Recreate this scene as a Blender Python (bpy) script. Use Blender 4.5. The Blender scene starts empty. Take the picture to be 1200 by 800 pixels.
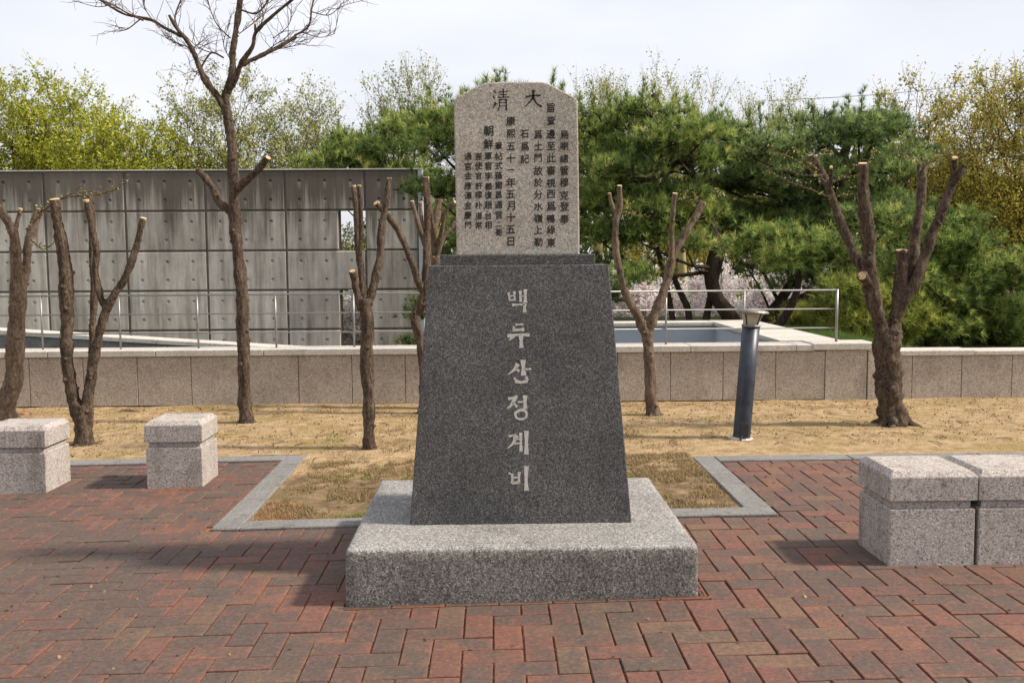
import bpy, bmesh, math, random
import numpy as np
from mathutils import noise as mn
from mathutils import Vector, Matrix
random.seed(7); rng = np.random.default_rng(7)
scene = bpy.context.scene
COL = scene.collection
PI = math.pi

# ------------------------------------------------------------------ camera
F = 1130.0                      # focal length in pixels of a 1200 pixel wide picture
CAM_H = 1.47
yaw, pitch, roll = math.radians(1.08), math.radians(4.81), math.radians(0.4)
_r = Vector((math.cos(yaw), -math.sin(yaw), 0))
_f = Vector((math.sin(yaw)*math.cos(pitch), math.cos(yaw)*math.cos(pitch), -math.sin(pitch)))
_u = _r.cross(_f)
R_ = _r*math.cos(roll) - _u*math.sin(roll)
U_ = _r*math.sin(roll) + _u*math.cos(roll)
cam = bpy.data.cameras.new('camera'); camo = bpy.data.objects.new('camera', cam); COL.objects.link(camo)
cam.sensor_width = 36; cam.lens = 36*F/1200; cam.clip_end = 2000; cam.clip_start = 0.05
M3 = Matrix((R_, U_, -_f)).transposed()
camo.matrix_world = Matrix.Translation((0, 0, CAM_H)) @ M3.to_4x4()
scene.camera = camo

# ------------------------------------------------------------------ light
SUN = Vector((0.992, -0.11, 0)).normalized()*math.cos(math.radians(44)) + Vector((0, 0, math.sin(math.radians(44))))
world = bpy.data.worlds.new('World'); scene.world = world; world.use_nodes = True
wn, wl = world.node_tree.nodes, world.node_tree.links
wn.clear()
sky = wn.new('ShaderNodeTexSky'); sky.sky_type = 'NISHITA'; sky.sun_disc = False
sky.sun_elevation = math.radians(44); sky.sun_rotation = math.atan2(SUN.x, SUN.y)
sky.dust_density = 3.0
mul = wn.new('ShaderNodeMix'); mul.data_type = 'RGBA'; mul.blend_type = 'MULTIPLY'; mul.inputs[0].default_value = 1
wl.new(sky.outputs[0], mul.inputs[6])
tc = wn.new('ShaderNodeTexCoord'); mp = wn.new('ShaderNodeMapping'); mp.inputs['Scale'].default_value = (1, 1, 2.6)
nz = wn.new('ShaderNodeTexNoise'); nz.inputs['Scale'].default_value = 2.2; nz.inputs['Detail'].default_value = 5
wl.new(tc.outputs['Generated'], mp.inputs[0]); wl.new(mp.outputs[0], nz.inputs['Vector'])
rp = wn.new('ShaderNodeValToRGB'); rp.color_ramp.elements[0].position = .3; rp.color_ramp.elements[1].position = .62
rp.color_ramp.elements[0].color = (.66, .66, .66, 1); rp.color_ramp.elements[1].color = (.93, .93, .93, 1)
wl.new(nz.outputs[0], rp.inputs[0])
mx = wn.new('ShaderNodeMix'); mx.data_type = 'RGBA'
mul.inputs[7].default_value = (1, 1, 1, 1)
wl.new(rp.outputs[0], mx.inputs[0]); wl.new(mul.outputs[2], mx.inputs[6])
mx.inputs[7].default_value = (7.9, 8.0, 8.5, 1)          # thin high overcast, in the sky texture's own units
bg = wn.new('ShaderNodeBackground'); bg.inputs['Strength'].default_value = 0.087
wl.new(mx.outputs[2], bg.inputs['Color'])
wo = wn.new('ShaderNodeOutputWorld'); wl.new(bg.outputs[0], wo.inputs[0])
sl = bpy.data.lights.new('sun', 'SUN'); sl.energy = 4.3; sl.angle = math.radians(4.5); sl.color = (1, .90, .77)
so = bpy.data.objects.new('sun', sl); COL.objects.link(so); so.rotation_euler = SUN.to_track_quat('Z', 'Y').to_euler()
scene.view_settings.view_transform = 'Standard'; scene.view_settings.look = 'None'
scene.view_settings.exposure = 0.56; scene.view_settings.gamma = 1

# ------------------------------------------------------------------ helpers
def P(px, py, Y):
    """point on the ray of a picture position (1200x800) at depth Y"""
    d = R_*((px-600)/F) + U_*((400-py)/F) + _f
    t = Y/d.y
    return Vector((d.x*t, Y, CAM_H + d.z*t))

def gz(x, y):
    xs = x if x < .8 else .8+.6*(1-math.exp(-(x-.8)/.6))
    xs = max(xs, -5.0)
    fade = min(1, max(0, (9.3-y)/3.0)); fade = fade*fade*(3-2*fade)
    return .018*(xs-.12)*fade

def G(px, py):
    Y = 6.0
    for _ in range(60):
        p = P(px, py, Y); d = (p.z-gz(p.x, Y))
        Y += d*Y/(CAM_H)*.9
    return P(px, py, Y)

def tag(o, label=None, cat=None, group=None, kind=None):
    if label: o['label'] = label
    if cat: o['category'] = cat
    if group: o['group'] = group
    if kind: o['kind'] = kind
    return o

def empty(name, loc, label, cat, group=None):
    o = bpy.data.objects.new(name, None); COL.objects.link(o); o.location = loc
    o.empty_display_size = .1
    return tag(o, label, cat, group)

def link(name, me, mat, parent=None, loc=None):
    """link a mesh given in world space; under a parent it keeps its place"""
    o = bpy.data.objects.new(name, me); COL.objects.link(o)
    if mat and not me.materials: me.materials.append(mat)
    if name in ('twigs', 'buds', 'branches'): o['kind'] = 'stuff'       # too fine to pick apart
    if loc: o.location = loc
    if parent:
        o.parent = parent                                  # meshes are in world space: only an Empty root has an offset of its own
        if parent.type == 'EMPTY': o.matrix_parent_inverse = Matrix.Translation(parent.location).inverted()
    return o

class MB:
    def __init__(s): s.v = []; s.f = []
    def box(s, x0, x1, y0, y1, z0, z1):
        n = len(s.v)
        s.v += [(x, y, z) for z in (z0, z1) for y in (y0, y1) for x in (x0, x1)]
        s.f += [tuple(n+i for i in q) for q in ((0,2,3,1),(4,5,7,6),(0,1,5,4),(2,6,7,3),(0,4,6,2),(1,3,7,5))]
        return s
    def tube(s, pts, rad, seg=8, rough=0.0, cap=True, bark=0.0):
        pts = [Vector(p) for p in pts]; n0 = len(s.v); m = len(pts)
        t0 = (pts[1]-pts[0]).normalized()
        a = t0.orthogonal().normalized()
        for i, p in enumerate(pts):
            t = (pts[min(i+1, m-1)]-pts[max(i-1, 0)]).normalized()
            a = (a - t*a.dot(t)).normalized(); b = t.cross(a)
            for k in range(seg):
                w = 2*PI*k/seg
                r = rad[i]*(1+rough*random.uniform(-1, 1))
                if bark:
                    q = p + (a*math.cos(w)+b*math.sin(w))*rad[i]
                    r *= 1+bark*(mn.noise(Vector((q.x*13, q.y*13, q.z*7)))*1.2+mn.noise(Vector((q.x*45, q.y*45, q.z*24)))*.8)
                s.v.append(tuple(p + (a*math.cos(w)+b*math.sin(w))*r))
        for i in range(m-1):
            for k in range(seg):
                k2 = (k+1) % seg
                s.f.append((n0+i*seg+k, n0+i*seg+k2, n0+(i+1)*seg+k2, n0+(i+1)*seg+k))
        if cap:
            s.f.append(tuple(n0+k for k in range(seg))[::-1]); s.f.append(tuple(n0+(m-1)*seg+k for k in range(seg)))
        return s
    def ribbon(s, pts, w, T):
        """flat stroke: pts 2-D, w widths; T maps (u,v)->3-D"""
        n0 = len(s.v); m = len(pts)
        for i, p in enumerate(pts):
            q0, q1 = pts[max(i-1, 0)], pts[min(i+1, m-1)]
            dx, dy = q1[0]-q0[0], q1[1]-q0[1]; L = math.hypot(dx, dy) or 1
            nx, ny = -dy/L*w[i]/2, dx/L*w[i]/2
            s.v.append(tuple(T(p[0]+nx, p[1]+ny))); s.v.append(tuple(T(p[0]-nx, p[1]-ny)))
        for i in range(m-1):
            a = n0+2*i; s.f.append((a, a+1, a+3, a+2))
        return s
    def build(s, name, mat, parent=None, smooth=False):
        me = bpy.data.meshes.new(name); me.from_pydata(s.v, [], s.f); me.update()
        if smooth: me.polygons.foreach_set('use_smooth', [True]*len(me.polygons))
        return link(name, me, mat, parent)

def soup(name, V, k, rnd, mat, parent=None, smooth=False):
    """V (n*k,3): n loose polygons of k corners, rnd: one value per polygon"""
    n = len(V)//k
    me = bpy.data.meshes.new(name)
    me.vertices.add(n*k); me.vertices.foreach_set('co', np.ascontiguousarray(V, dtype=np.float32).ravel())
    me.loops.add(n*k); me.loops.foreach_set('vertex_index', np.arange(n*k, dtype=np.int32))
    me.polygons.add(n); me.polygons.foreach_set('loop_start', np.arange(0, n*k, k, dtype=np.int32))
    me.polygons.foreach_set('loop_total', np.full(n, k, dtype=np.int32))
    at = me.attributes.new('rnd', 'FLOAT', 'POINT'); at.data.foreach_set('value', np.repeat(rnd, k).astype(np.float32))
    me.update(calc_edges=True)
    return link(name, me, mat, parent)

def catmull(pts, n=5):
    pts = [Vector(p) for p in pts]
    out = []
    for i in range(len(pts)-1):
        p0 = pts[max(i-1, 0)]; p1 = pts[i]; p2 = pts[i+1]; p3 = pts[min(i+2, len(pts)-1)]
        for j in range(n):
            t = j/n
            out.append(.5*((2*p1)+(p2-p0)*t+(2*p0-5*p1+4*p2-p3)*t*t+(3*p1-p0-3*p2+p3)*t**3))
    out.append(pts[-1]); return out

def bm_obj(name, bm, mat, parent=None, smooth=False):
    me = bpy.data.meshes.new(name); bm.to_mesh(me); bm.free()
    if smooth: me.polygons.foreach_set('use_smooth', [True]*len(me.polygons))
    return link(name, me, mat, parent)

def bevel(bm, off, seg=1, edges=None):
    bmesh.ops.bevel(bm, geom=list(edges or bm.edges), offset=off, segments=seg, affect='EDGES', profile=.5)

def bm_poly(bottom, top):
    """solid between two rings of the same length"""
    bm = bmesh.new(); a = [bm.verts.new(v) for v in bottom]; b = [bm.verts.new(v) for v in top]; n = len(a)
    for i in range(n): bm.faces.new((a[i], a[(i+1) % n], b[(i+1) % n], b[i]))
    bm.faces.new(a[::-1]); bm.faces.new(b); bmesh.ops.recalc_face_normals(bm, faces=bm.faces)
    return bm

def ring(x0, x1, y0, y1, z): return [(x0, y0, z), (x1, y0, z), (x1, y1, z), (x0, y1, z)]

def bbox(name, x0, x1, y0, y1, z0, z1, mat, parent=None, bev=0.0, seg=1, rough=0.0, cut=0.05):
    bm = bm_poly(ring(x0, x1, y0, y1, z0), ring(x0, x1, y0, y1, z1))
    if bev: bevel(bm, bev, seg)
    if rough: roughen(bm, rough, cut)
    return bm_obj(name, bm, mat, parent)

def roughen(bm, amt, cut):
    from mathutils import noise
    for _ in range(7):
        es = [e for e in bm.edges if e.calc_length() > cut*1.6]
        if not es: break
        bmesh.ops.subdivide_edges(bm, edges=es, cuts=1, use_grid_fill=True)
    bmesh.ops.triangulate(bm, faces=[f for f in bm.faces if len(f.verts) > 4])
    for v in bm.verts:
        n = noise.noise_vector(v.co*23)*.6 + noise.noise_vector(v.co*60)*.4
        v.co += n*amt

GP = .036                       # half a joint of the concrete wall
# ------------------------------------------------------------------ materials
def nt(name):
    m = bpy.data.materials.new(name); m.use_nodes = True
    n, l = m.node_tree.nodes, m.node_tree.links
    return m, n, l, n['Principled BSDF']

def ramp(n, l, src, stops, interp='LINEAR'):
    r = n.new('ShaderNodeValToRGB'); r.color_ramp.interpolation = interp
    e = r.color_ramp.elements
    while len(e) < len(stops): e.new(.5)
    for q, (p, c) in zip(e, stops):
        q.position = p; q.color = (*c, 1) if len(c) == 3 else c
    l.new(src, r.inputs[0]); return r.outputs[0]

def mixc(n, l, fac, a, b, mode='MIX'):
    m = n.new('ShaderNodeMix'); m.data_type = 'RGBA'; m.blend_type = mode
    for s, v in ((0, fac), (6, a), (7, b)):
        if hasattr(v, 'links'): l.new(v, m.inputs[s])
        else: m.inputs[s].default_value = v if s == 0 else (*v, 1)
    return m.outputs[2]

def noise_(n, l, vec, scale, detail=3, rough=.55, sc=None, dist=0):
    if sc:
        mp = n.new('ShaderNodeMapping'); mp.inputs['Scale'].default_value = sc; l.new(vec, mp.inputs[0]); vec = mp.outputs[0]
    t = n.new('ShaderNodeTexNoise'); t.inputs['Scale'].default_value = scale; t.inputs['Detail'].default_value = detail
    t.inputs['Roughness'].default_value = rough; t.inputs['Distortion'].default_value = dist
    l.new(vec, t.inputs['Vector']); return t.outputs[0]

def coords(n, kind='Object'):
    return n.new('ShaderNodeTexCoord').outputs[kind] if kind != 'World' else n.new('ShaderNodeNewGeometry').outputs['Position']

def bump(n, l, h, st, dist, bs):
    b = n.new('ShaderNodeBump'); b.inputs['Strength'].default_value = st; b.inputs['Distance'].default_value = dist
    l.new(h, b.inputs['Height']); l.new(b.outputs[0], bs.inputs['Normal'])

def math_(n, l, op, a, b=0.0, clamp=False):
    m = n.new('ShaderNodeMath'); m.operation = op; m.use_clamp = clamp
    for i, v in enumerate((a, b)):
        if hasattr(v, 'links'): l.new(v, m.inputs[i])
        else: m.inputs[i].default_value = v
    return m.outputs[0]

def granite(name, stops, scale=170, rough=.75, bst=.35, stain=None, tone=.12, spec=.35, grain2=0.5, rough_sides=False):
    """speckled stone: every voronoi cell one crystal"""
    m, n, l, bs = nt(name); co = coords(n, 'World')
    v = n.new('ShaderNodeTexVoronoi'); v.inputs['Scale'].default_value = scale; l.new(co, v.inputs['Vector'])
    sp = n.new('ShaderNodeSeparateColor'); l.new(v.outputs['Color'], sp.inputs[0])
    c = ramp(n, l, sp.outputs[0], stops, 'CONSTANT')
    v2 = n.new('ShaderNodeTexVoronoi'); v2.inputs['Scale'].default_value = scale*.47; l.new(co, v2.inputs['Vector'])
    sp2 = n.new('ShaderNodeSeparateColor'); l.new(v2.outputs['Color'], sp2.inputs[0])
    c2 = ramp(n, l, sp2.outputs[1], stops, 'CONSTANT')
    c = mixc(n, l, grain2*.6, c, c2)
    big = noise_(n, l, co, 3.1, 4)
    c = mixc(n, l, 1.0, c, ramp(n, l, big, [(.25, (1-tone,)*3), (.75, (1+tone*.5,)*3)]), 'MULTIPLY')
    if stain:
        s = noise_(n, l, co, stain[1], 5, .65, stain[3] if len(stain) > 3 else None)
        c = mixc(n, l, ramp(n, l, s, [(stain[2], (0, 0, 0)), (stain[2]+.2, (1, 1, 1))]), c, mixc(n, l, 1.0, c, stain[0], 'MULTIPLY'))
    if rough_sides:      # the four faces are pitched with the chisel and coloured darker, the top is dressed fine
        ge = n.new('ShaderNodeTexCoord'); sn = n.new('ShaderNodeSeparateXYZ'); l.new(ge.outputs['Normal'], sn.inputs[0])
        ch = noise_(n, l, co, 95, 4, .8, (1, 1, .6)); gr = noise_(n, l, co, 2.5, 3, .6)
        side_c = mixc(n, l, 1.0, c, ramp(n, l, math_(n, l, 'ADD', ch, math_(n, l, 'MULTIPLY', math_(n, l, 'SUBTRACT', gr, .5), .22)), [(.34, (.32, .305, .295)), (.5, (.62, .60, .575)), (.66, (1, .98, .95))]), 'MULTIPLY')
        c = mixc(n, l, ramp(n, l, sn.outputs[2], [(.35, (1, 1, 1)), (.75, (0, 0, 0))]), c, side_c)
    l.new(c, bs.inputs['Base Color']); bs.inputs['Roughness'].default_value = rough
    bs.inputs['Specular IOR Level'].default_value = spec
    fine = noise_(n, l, co, scale*.6, 3, .7)
    bump(n, l, fine, bst, .004, bs)
    return m

def plain(name, c, rough=.6, metal=0, var=.1, scale=30, bst=.1, spec=.5):
    m, n, l, bs = nt(name); co = coords(n)
    t = noise_(n, l, co, scale, 4)
    col = mixc(n, l, 1.0, c, ramp(n, l, t, [(.3, (1-var,)*3), (.7, (1+var,)*3)]), 'MULTIPLY')
    l.new(col, bs.inputs['Base Color']); bs.inputs['Roughness'].default_value = rough; bs.inputs['Metallic'].default_value = metal
    bs.inputs['Specular IOR Level'].default_value = spec
    bump(n, l, t, bst, .003, bs)
    return m

def leafmat(name, stops, trans=.35, rough=.6):
    m, n, l, bs = nt(name)
    a = n.new('ShaderNodeAttribute'); a.attribute_name = 'rnd'
    c = ramp(n, l, a.outputs['Fac'], stops)
    l.new(c, bs.inputs['Base Color']); bs.inputs['Roughness'].default_value = rough; bs.inputs['Specular IOR Level'].default_value = .25
    tr = n.new('ShaderNodeBsdfTranslucent'); l.new(c, tr.inputs[0])
    ms = n.new('ShaderNodeMixShader'); ms.inputs[0].default_value = trans
    l.new(bs.outputs[0], ms.inputs[1]); l.new(tr.outputs[0], ms.inputs[2])
    l.new(ms.outputs[0], n['Material Output'].inputs[0]); return m

M = {}
M['stele'] = granite('stele_granite', [(0, (.15, .13, .112)), (.12, (.30, .265, .225)), (.40, (.41, .37, .32)), (.78, (.58, .535, .475))], 240, .8, .4,
                     stain=((.72, .66, .60), 2.6, .52), tone=.2)
M['dark'] = granite('dark_granite', [(0, (.020, .019, .020)), (.26, (.052, .050, .050)), (.58, (.098, .094, .092)), (.85, (.22, .213, .207))], 300, .42, .12, tone=.34, spec=.4, grain2=.4,
                    stain=((.8, .84, .86), 2.2, .5))
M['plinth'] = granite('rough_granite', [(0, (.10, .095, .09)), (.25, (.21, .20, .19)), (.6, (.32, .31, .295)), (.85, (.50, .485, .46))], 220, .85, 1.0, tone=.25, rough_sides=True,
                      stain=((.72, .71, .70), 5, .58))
M['seat'] = granite('pink_granite', [(0, (.13, .108, .096)), (.14, (.29, .255, .23)), (.42, (.40, .36, .33)), (.82, (.52, .48, .445))], 190, .8, .6, tone=.1,
                    stain=((.62, .59, .56), 7, .52, (1, 1, .3)))
M['wallpanel'] = granite('wall_granite', [(0, (.20, .165, .13)), (.2, (.36, .30, .24)), (.5, (.45, .385, .315)), (.85, (.54, .475, .395))], 150, .85, .3, tone=.16,
                         stain=((.78, .76, .73), 4, .52, (1, 1, .35)))
M['coping'] = granite('coping_granite', [(0, (.33, .30, .26)), (.2, (.46, .43, .385)), (.6, (.54, .51, .465))], 140, .8, .2, tone=.12,
                      stain=((.72, .70, .66), 5, .55))
M['curb'] = granite('curb_granite', [(0, (.10, .097, .093)), (.2, (.165, .16, .153)), (.6, (.225, .217, .207))], 190, .85, .3, tone=.2,
                    stain=((.5, .46, .42), 9, .56))
M['bluewall'] = plain('painted_render', (.36, .39, .43), .8, var=.06, scale=3)
M['steel'] = plain('stainless_steel', (.27, .265, .26), .45, .6, var=.1)
M['navy'] = plain('navy_paint', (.026, .034, .050), .42, .1, var=.5, scale=14, bst=.3)
M['capmetal'] = plain('lamp_cap_metal', (.20, .19, .18), .55, .5, var=.2)
M['black'] = plain('ink_black', (.012, .010, .009), .8, var=.1)
M['glyph'] = plain('carved_white', (.43, .405, .37), .9, var=.22, scale=120, bst=.5)
M['cut'] = plain('cut_wood', (.47, .33, .18), .85, var=.25, scale=60)
M['graypipe'] = plain('junction_plastic', (.012, .014, .02), .6)

def glassmat():
    m, n, l, bs = nt('lamp_glass'); bs.inputs['Base Color'].default_value = (.55, .50, .38, 1)
    bs.inputs['Roughness'].default_value = .25; bs.inputs['Transmission Weight'].default_value = .35; return m
M['glass'] = glassmat()

def barkmat(name, a, b, c, sc=14):
    m, n, l, bs = nt(name); co = coords(n, 'World')
    w = noise_(n, l, co, sc*1.6, 6, .72, (1, 1, .22), .5)
    f = noise_(n, l, co, sc*5, 5, .75, (1, 1, .5))
    col = ramp(n, l, w, [(.38, a), (.5, b), (.63, c)])
    col = mixc(n, l, .5, col, ramp(n, l, f, [(.4, a), (.62, c)]))
    l.new(col, bs.inputs['Base Color']); bs.inputs['Roughness'].default_value = .9; bs.inputs['Specular IOR Level'].default_value = .2
    h = math_(n, l, 'ADD', w, math_(n, l, 'MULTIPLY', f, .4))
    bump(n, l, h, 1.0, .035, bs); return m
M['bark'] = barkmat('bark', (.022, .015, .011), (.070, .049, .035), (.215, .155, .108))
M['palebark'] = barkmat('pale_bark', (.060, .040, .028), (.14, .098, .068), (.26, .195, .14), 11)
M['darkbark'] = barkmat('dark_bark', (.015, .010, .008), (.045, .030, .022), (.09, .06, .045), 9)
M['paletwig'] = plain('pale_twig', (.34, .29, .13), .85, var=.25)
M['twig'] = plain('twig', (.11, .065, .04), .85, var=.3)

def brickmat():
    m, n, l, bs = nt('clay_brick'); co = coords(n, 'World')
    oi = n.new('ShaderNodeObjectInfo'); at = n.new('ShaderNodeAttribute'); at.attribute_name = 'rnd'
    r = math_(n, l, 'FRACT', math_(n, l, 'ADD', math_(n, l, 'MULTIPLY', oi.outputs['Random'], 3.0), math_(n, l, 'MULTIPLY', at.outputs['Fac'], 7.31)))
    base = ramp(n, l, r, [(0, (.158, .068, .049)), (.2, (.134, .063, .047)), (.38, (.163, .072, .050)), (.55, (.115, .062, .049)), (.7, (.180, .076, .051)), (.86, (.135, .084, .056)), (1, (.112, .064, .049))])
    r2 = math_(n, l, 'FRACT', math_(n, l, 'MULTIPLY', r, 9.7))
    # per brick offset of the stain noise so that stains stop at the joints
    cmb = n.new('ShaderNodeCombineXYZ'); l.new(math_(n, l, 'MULTIPLY', r, 40.0), cmb.inputs[2])
    va = n.new('ShaderNodeVectorMath'); va.operation = 'ADD'; l.new(co, va.inputs[0]); l.new(cmb.outputs[0], va.inputs[1])
    s = noise_(n, l, va.outputs[0], 8, 6, .66)
    s = math_(n, l, 'ADD', s, math_(n, l, 'MULTIPLY', math_(n, l, 'SUBTRACT', noise_(n, l, va.outputs[0], 60, 5, .8), .5), .38))
    big = noise_(n, l, co, .75, 4, .6)
    sx = n.new('ShaderNodeSeparateXYZ'); l.new(co, sx.inputs[0])
    left = math_(n, l, 'MULTIPLY', math_(n, l, 'SUBTRACT', .9, sx.outputs[0]), .026)      # darker leftwards: black stain, plus an offscreen tree's shade put into the colour
    ed = n.new('ShaderNodeAttribute'); ed.attribute_name = 'edge'
    s = math_(n, l, 'SUBTRACT', s, math_(n, l, 'MULTIPLY', ed.outputs['Fac'], .13))
    amt = math_(n, l, 'ADD', math_(n, l, 'ADD', s, math_(n, l, 'MULTIPLY', math_(n, l, 'SUBTRACT', big, .5), .62)),
                math_(n, l, 'ADD', left, math_(n, l, 'MULTIPLY', math_(n, l, 'SUBTRACT', r2, .5), .24)))
    c = mixc(n, l, ramp(n, l, amt, [(.34, (0, 0, 0)), (.60, (.86, .86, .86))]), base, (.074, .058, .050))
    dust = noise_(n, l, co, 38, 5, .7)
    c = mixc(n, l, ramp(n, l, dust, [(.52, (0, 0, 0)), (.74, (.34, .34, .34))]), c, (.28, .15, .09))
    f = noise_(n, l, co, 260, 3, .7)
    g3 = noise_(n, l, co, 55, 5, .75)
    c = mixc(n, l, 1.0, c, ramp(n, l, g3, [(.3, (.68,)*3), (.7, (1.3,)*3)]), 'MULTIPLY')
    c = mixc(n, l, 1.0, c, ramp(n, l, f, [(.3, (.72,)*3), (.7, (1.28,)*3)]), 'MULTIPLY')
    l.new(c, bs.inputs['Base Color']); bs.inputs['Roughness'].default_value = .8; bs.inputs['Specular IOR Level'].default_value = .3
    h = math_(n, l, 'ADD', math_(n, l, 'MULTIPLY', s, 1.0), math_(n, l, 'MULTIPLY', f, .25))
    bump(n, l, h, .35, .01, bs); return m
M['brick'] = brickmat()

def soilmat(name, a, b, c, yellow):
    m, n, l, bs = nt(name); co = coords(n, 'World')
    w = noise_(n, l, co, 1.5, 6, .68, (.6, 1.6, 1)); f = noise_(n, l, co, 60, 5, .75); g = noise_(n, l, co, 9, 4, .6)
    col = ramp(n, l, g, [(.3, a), (.5, b), (.7, c)])
    col = mixc(n, l, ramp(n, l, w, [(.48, (0, 0, 0)), (.62, (.7, .7, .7))]), col, yellow)
    col = mixc(n, l, 1.0, col, ramp(n, l, f, [(.3, (.6,)*3), (.7, (1.25,)*3)]), 'MULTIPLY')
    v = n.new('ShaderNodeTexVoronoi'); v.inputs['Scale'].default_value = 85; l.new(co, v.inputs['Vector'])
    l.new(col, bs.inputs['Base Color']); bs.inputs['Roughness'].default_value = .95; bs.inputs['Specular IOR Level'].default_value = .15
    bump(n, l, math_(n, l, 'ADD', f, math_(n, l, 'MULTIPLY', g, 2.0)), .8, .02, bs); return m
M['soil'] = soilmat('sandy_soil', (.26, .175, .095), (.385, .27, .15), (.48, .355, .215), (.27, .20, .075))
M['bedsoil'] = soilmat('bed_soil', (.11, .075, .042), (.19, .13, .072), (.32, .225, .125), (.20, .15, .07))
def bed_fix(m):      # the dark thatch of the front bed thins out into the sand behind
    n, l = m.node_tree.nodes, m.node_tree.links; bs = n['Principled BSDF']; src = bs.inputs['Base Color'].links[0].from_socket
    co = coords(n, 'World'); sx = n.new('ShaderNodeSeparateXYZ'); l.new(co, sx.inputs[0])
    w = noise_(n, l, co, 2.6, 5, .65); f2 = noise_(n, l, co, 50, 4, .7)
    f = math_(n, l, 'ADD', math_(n, l, 'MULTIPLY', math_(n, l, 'SUBTRACT', sx.outputs[1], 6.55), 1.1), math_(n, l, 'MULTIPLY', math_(n, l, 'SUBTRACT', w, .5), 3.2))
    l.new(mixc(n, l, ramp(n, l, f, [(.0, (0, 0, 0)), (.5, (1, 1, 1))]), src, ramp(n, l, f2, [(.3, (.24, .165, .088)), (.7, (.46, .33, .19))])), bs.inputs['Base Color'])
bed_fix(M['bedsoil'])
M['joint'] = soilmat('joint_sand', (.20, .095, .045), (.28, .13, .06), (.34, .17, .085), (.24, .11, .05))
def joint_fix(m):      # orange sand fills the joints on the left, the joints on the right lie open and dark
    n, l = m.node_tree.nodes, m.node_tree.links; bs = n['Principled BSDF']; src = bs.inputs['Base Color'].links[0].from_socket
    co = coords(n, 'World'); sx = n.new('ShaderNodeSeparateXYZ'); l.new(co, sx.inputs[0])
    w = noise_(n, l, co, 1.6, 4, .6)
    f = math_(n, l, 'ADD', math_(n, l, 'MULTIPLY', sx.outputs[0], .5), math_(n, l, 'MULTIPLY', math_(n, l, 'SUBTRACT', w, .5), 2.5))
    l.new(mixc(n, l, ramp(n, l, f, [(.0, (0, 0, 0)), (.5, (.85, .85, .85))]), src, (.05, .03, .02)), bs.inputs['Base Color'])
joint_fix(M['joint'])
M['terrain'] = soilmat('meadow', (.10, .11, .04), (.13, .15, .05), (.2, .19, .08), (.1, .16, .04))
M['grass'] = leafmat('dry_grass', [(0, (.10, .065, .035)), (.3, (.21, .145, .07)), (.6, (.33, .24, .115)), (.86, (.44, .34, .17)), (.92, (.26, .25, .07)), (1, (.16, .22, .04))], .25)
M['lawn'] = leafmat('green_grass', [(0, (.05, .10, .02)), (1, (.16, .24, .05))], .3)

def concretemat():
    m, n, l, bs = nt('board_concrete'); co = coords(n, 'World')
    a = noise_(n, l, co, 1.0, 6, .66, (5.5, 5.5, .42)); b = noise_(n, l, co, 6, 5, .65, (1, 1, .5)); f = noise_(n, l, co, 40, 3, .6)
    col = ramp(n, l, a, [(.34, (.15, .128, .113)), (.44, (.28, .25, .228)), (.54, (.40, .362, .335)), (.66, (.53, .49, .455))])
    col = mixc(n, l, .35, col, ramp(n, l, b, [(.3, (.20, .175, .158)), (.7, (.50, .455, .42))]))
    # run-off soot hangs from the top edge
    sz = n.new('ShaderNodeSeparateXYZ'); l.new(co, sz.inputs[0])
    st = noise_(n, l, co, 1.0, 5, .7, (5.5, 5.5, .12))
    h = math_(n, l, 'ADD', math_(n, l, 'MULTIPLY', math_(n, l, 'SUBTRACT', sz.outputs[2], 2.45), .85), math_(n, l, 'MULTIPLY', math_(n, l, 'SUBTRACT', st, .46), 3.2))
    col = mixc(n, l, ramp(n, l, h, [(.0, (0, 0, 0)), (.6, (.84, .84, .84))]), col, (.072, .056, .043))
    oi = n.new('ShaderNodeObjectInfo')
    col = mixc(n, l, 1.0, col, ramp(n, l, oi.outputs['Random'], [(0, (.80, .79, .77)), (1, (1.18, 1.18, 1.18))]), 'MULTIPLY')
    # rust and lime runs below the tie holes, one hole per 0.6 x 0.45 m
    ob = n.new('ShaderNodeSeparateXYZ'); l.new(coords(n), ob.inputs[0])
    fx = math_(n, l, 'ABSOLUTE', math_(n, l, 'SUBTRACT', math_(n, l, 'FRACT', math_(n, l, 'DIVIDE', ob.outputs[0], (1.8-2*GP)/3)), .5))
    fz = math_(n, l, 'FRACT', math_(n, l, 'DIVIDE', ob.outputs[2], (.9-2*GP)/2))
    near = math_(n, l, 'SUBTRACT', 1.0, math_(n, l, 'MULTIPLY', fx, 11.0), True)
    below = math_(n, l, 'MULTIPLY', math_(n, l, 'LESS_THAN', fz, .5), math_(n, l, 'MULTIPLY', fz, 2.0))
    wv = noise_(n, l, co, 2.2, 3, .6)
    run = math_(n, l, 'MULTIPLY', math_(n, l, 'MULTIPLY', near, below), ramp(n, l, wv, [(.42, (0, 0, 0)), (.6, (1, 1, 1))]))
    col = mixc(n, l, math_(n, l, 'MULTIPLY', run, .55, True), col, (.42, .40, .37))
    l.new(col, bs.inputs['Base Color']); bs.inputs['Roughness'].default_value = .85
    bump(n, l, math_(n, l, 'ADD', b, math_(n, l, 'MULTIPLY', f, .4)), .3, .02, bs); return m
M['concrete'] = concretemat()
M['pine'] = leafmat('pine_needles', [(0, (.030, .050, .015)), (.3, (.085, .13, .032)), (.6, (.22, .30, .075)), (.82, (.46, .54, .14)), (1, (.58, .50, .18))], .4)
M['pinelight'] = leafmat('light_pine_needles', [(0, (.06, .08, .022)), (.4, (.20, .24, .05)), (.8, (.40, .43, .09)), (1, (.52, .50, .13))], .45)
M['pineblue'] = leafmat('blue_pine_needles', [(0, (.028, .05, .022)), (.3, (.08, .125, .045)), (.6, (.23, .31, .10)), (1, (.48, .55, .19))], .4)
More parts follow.
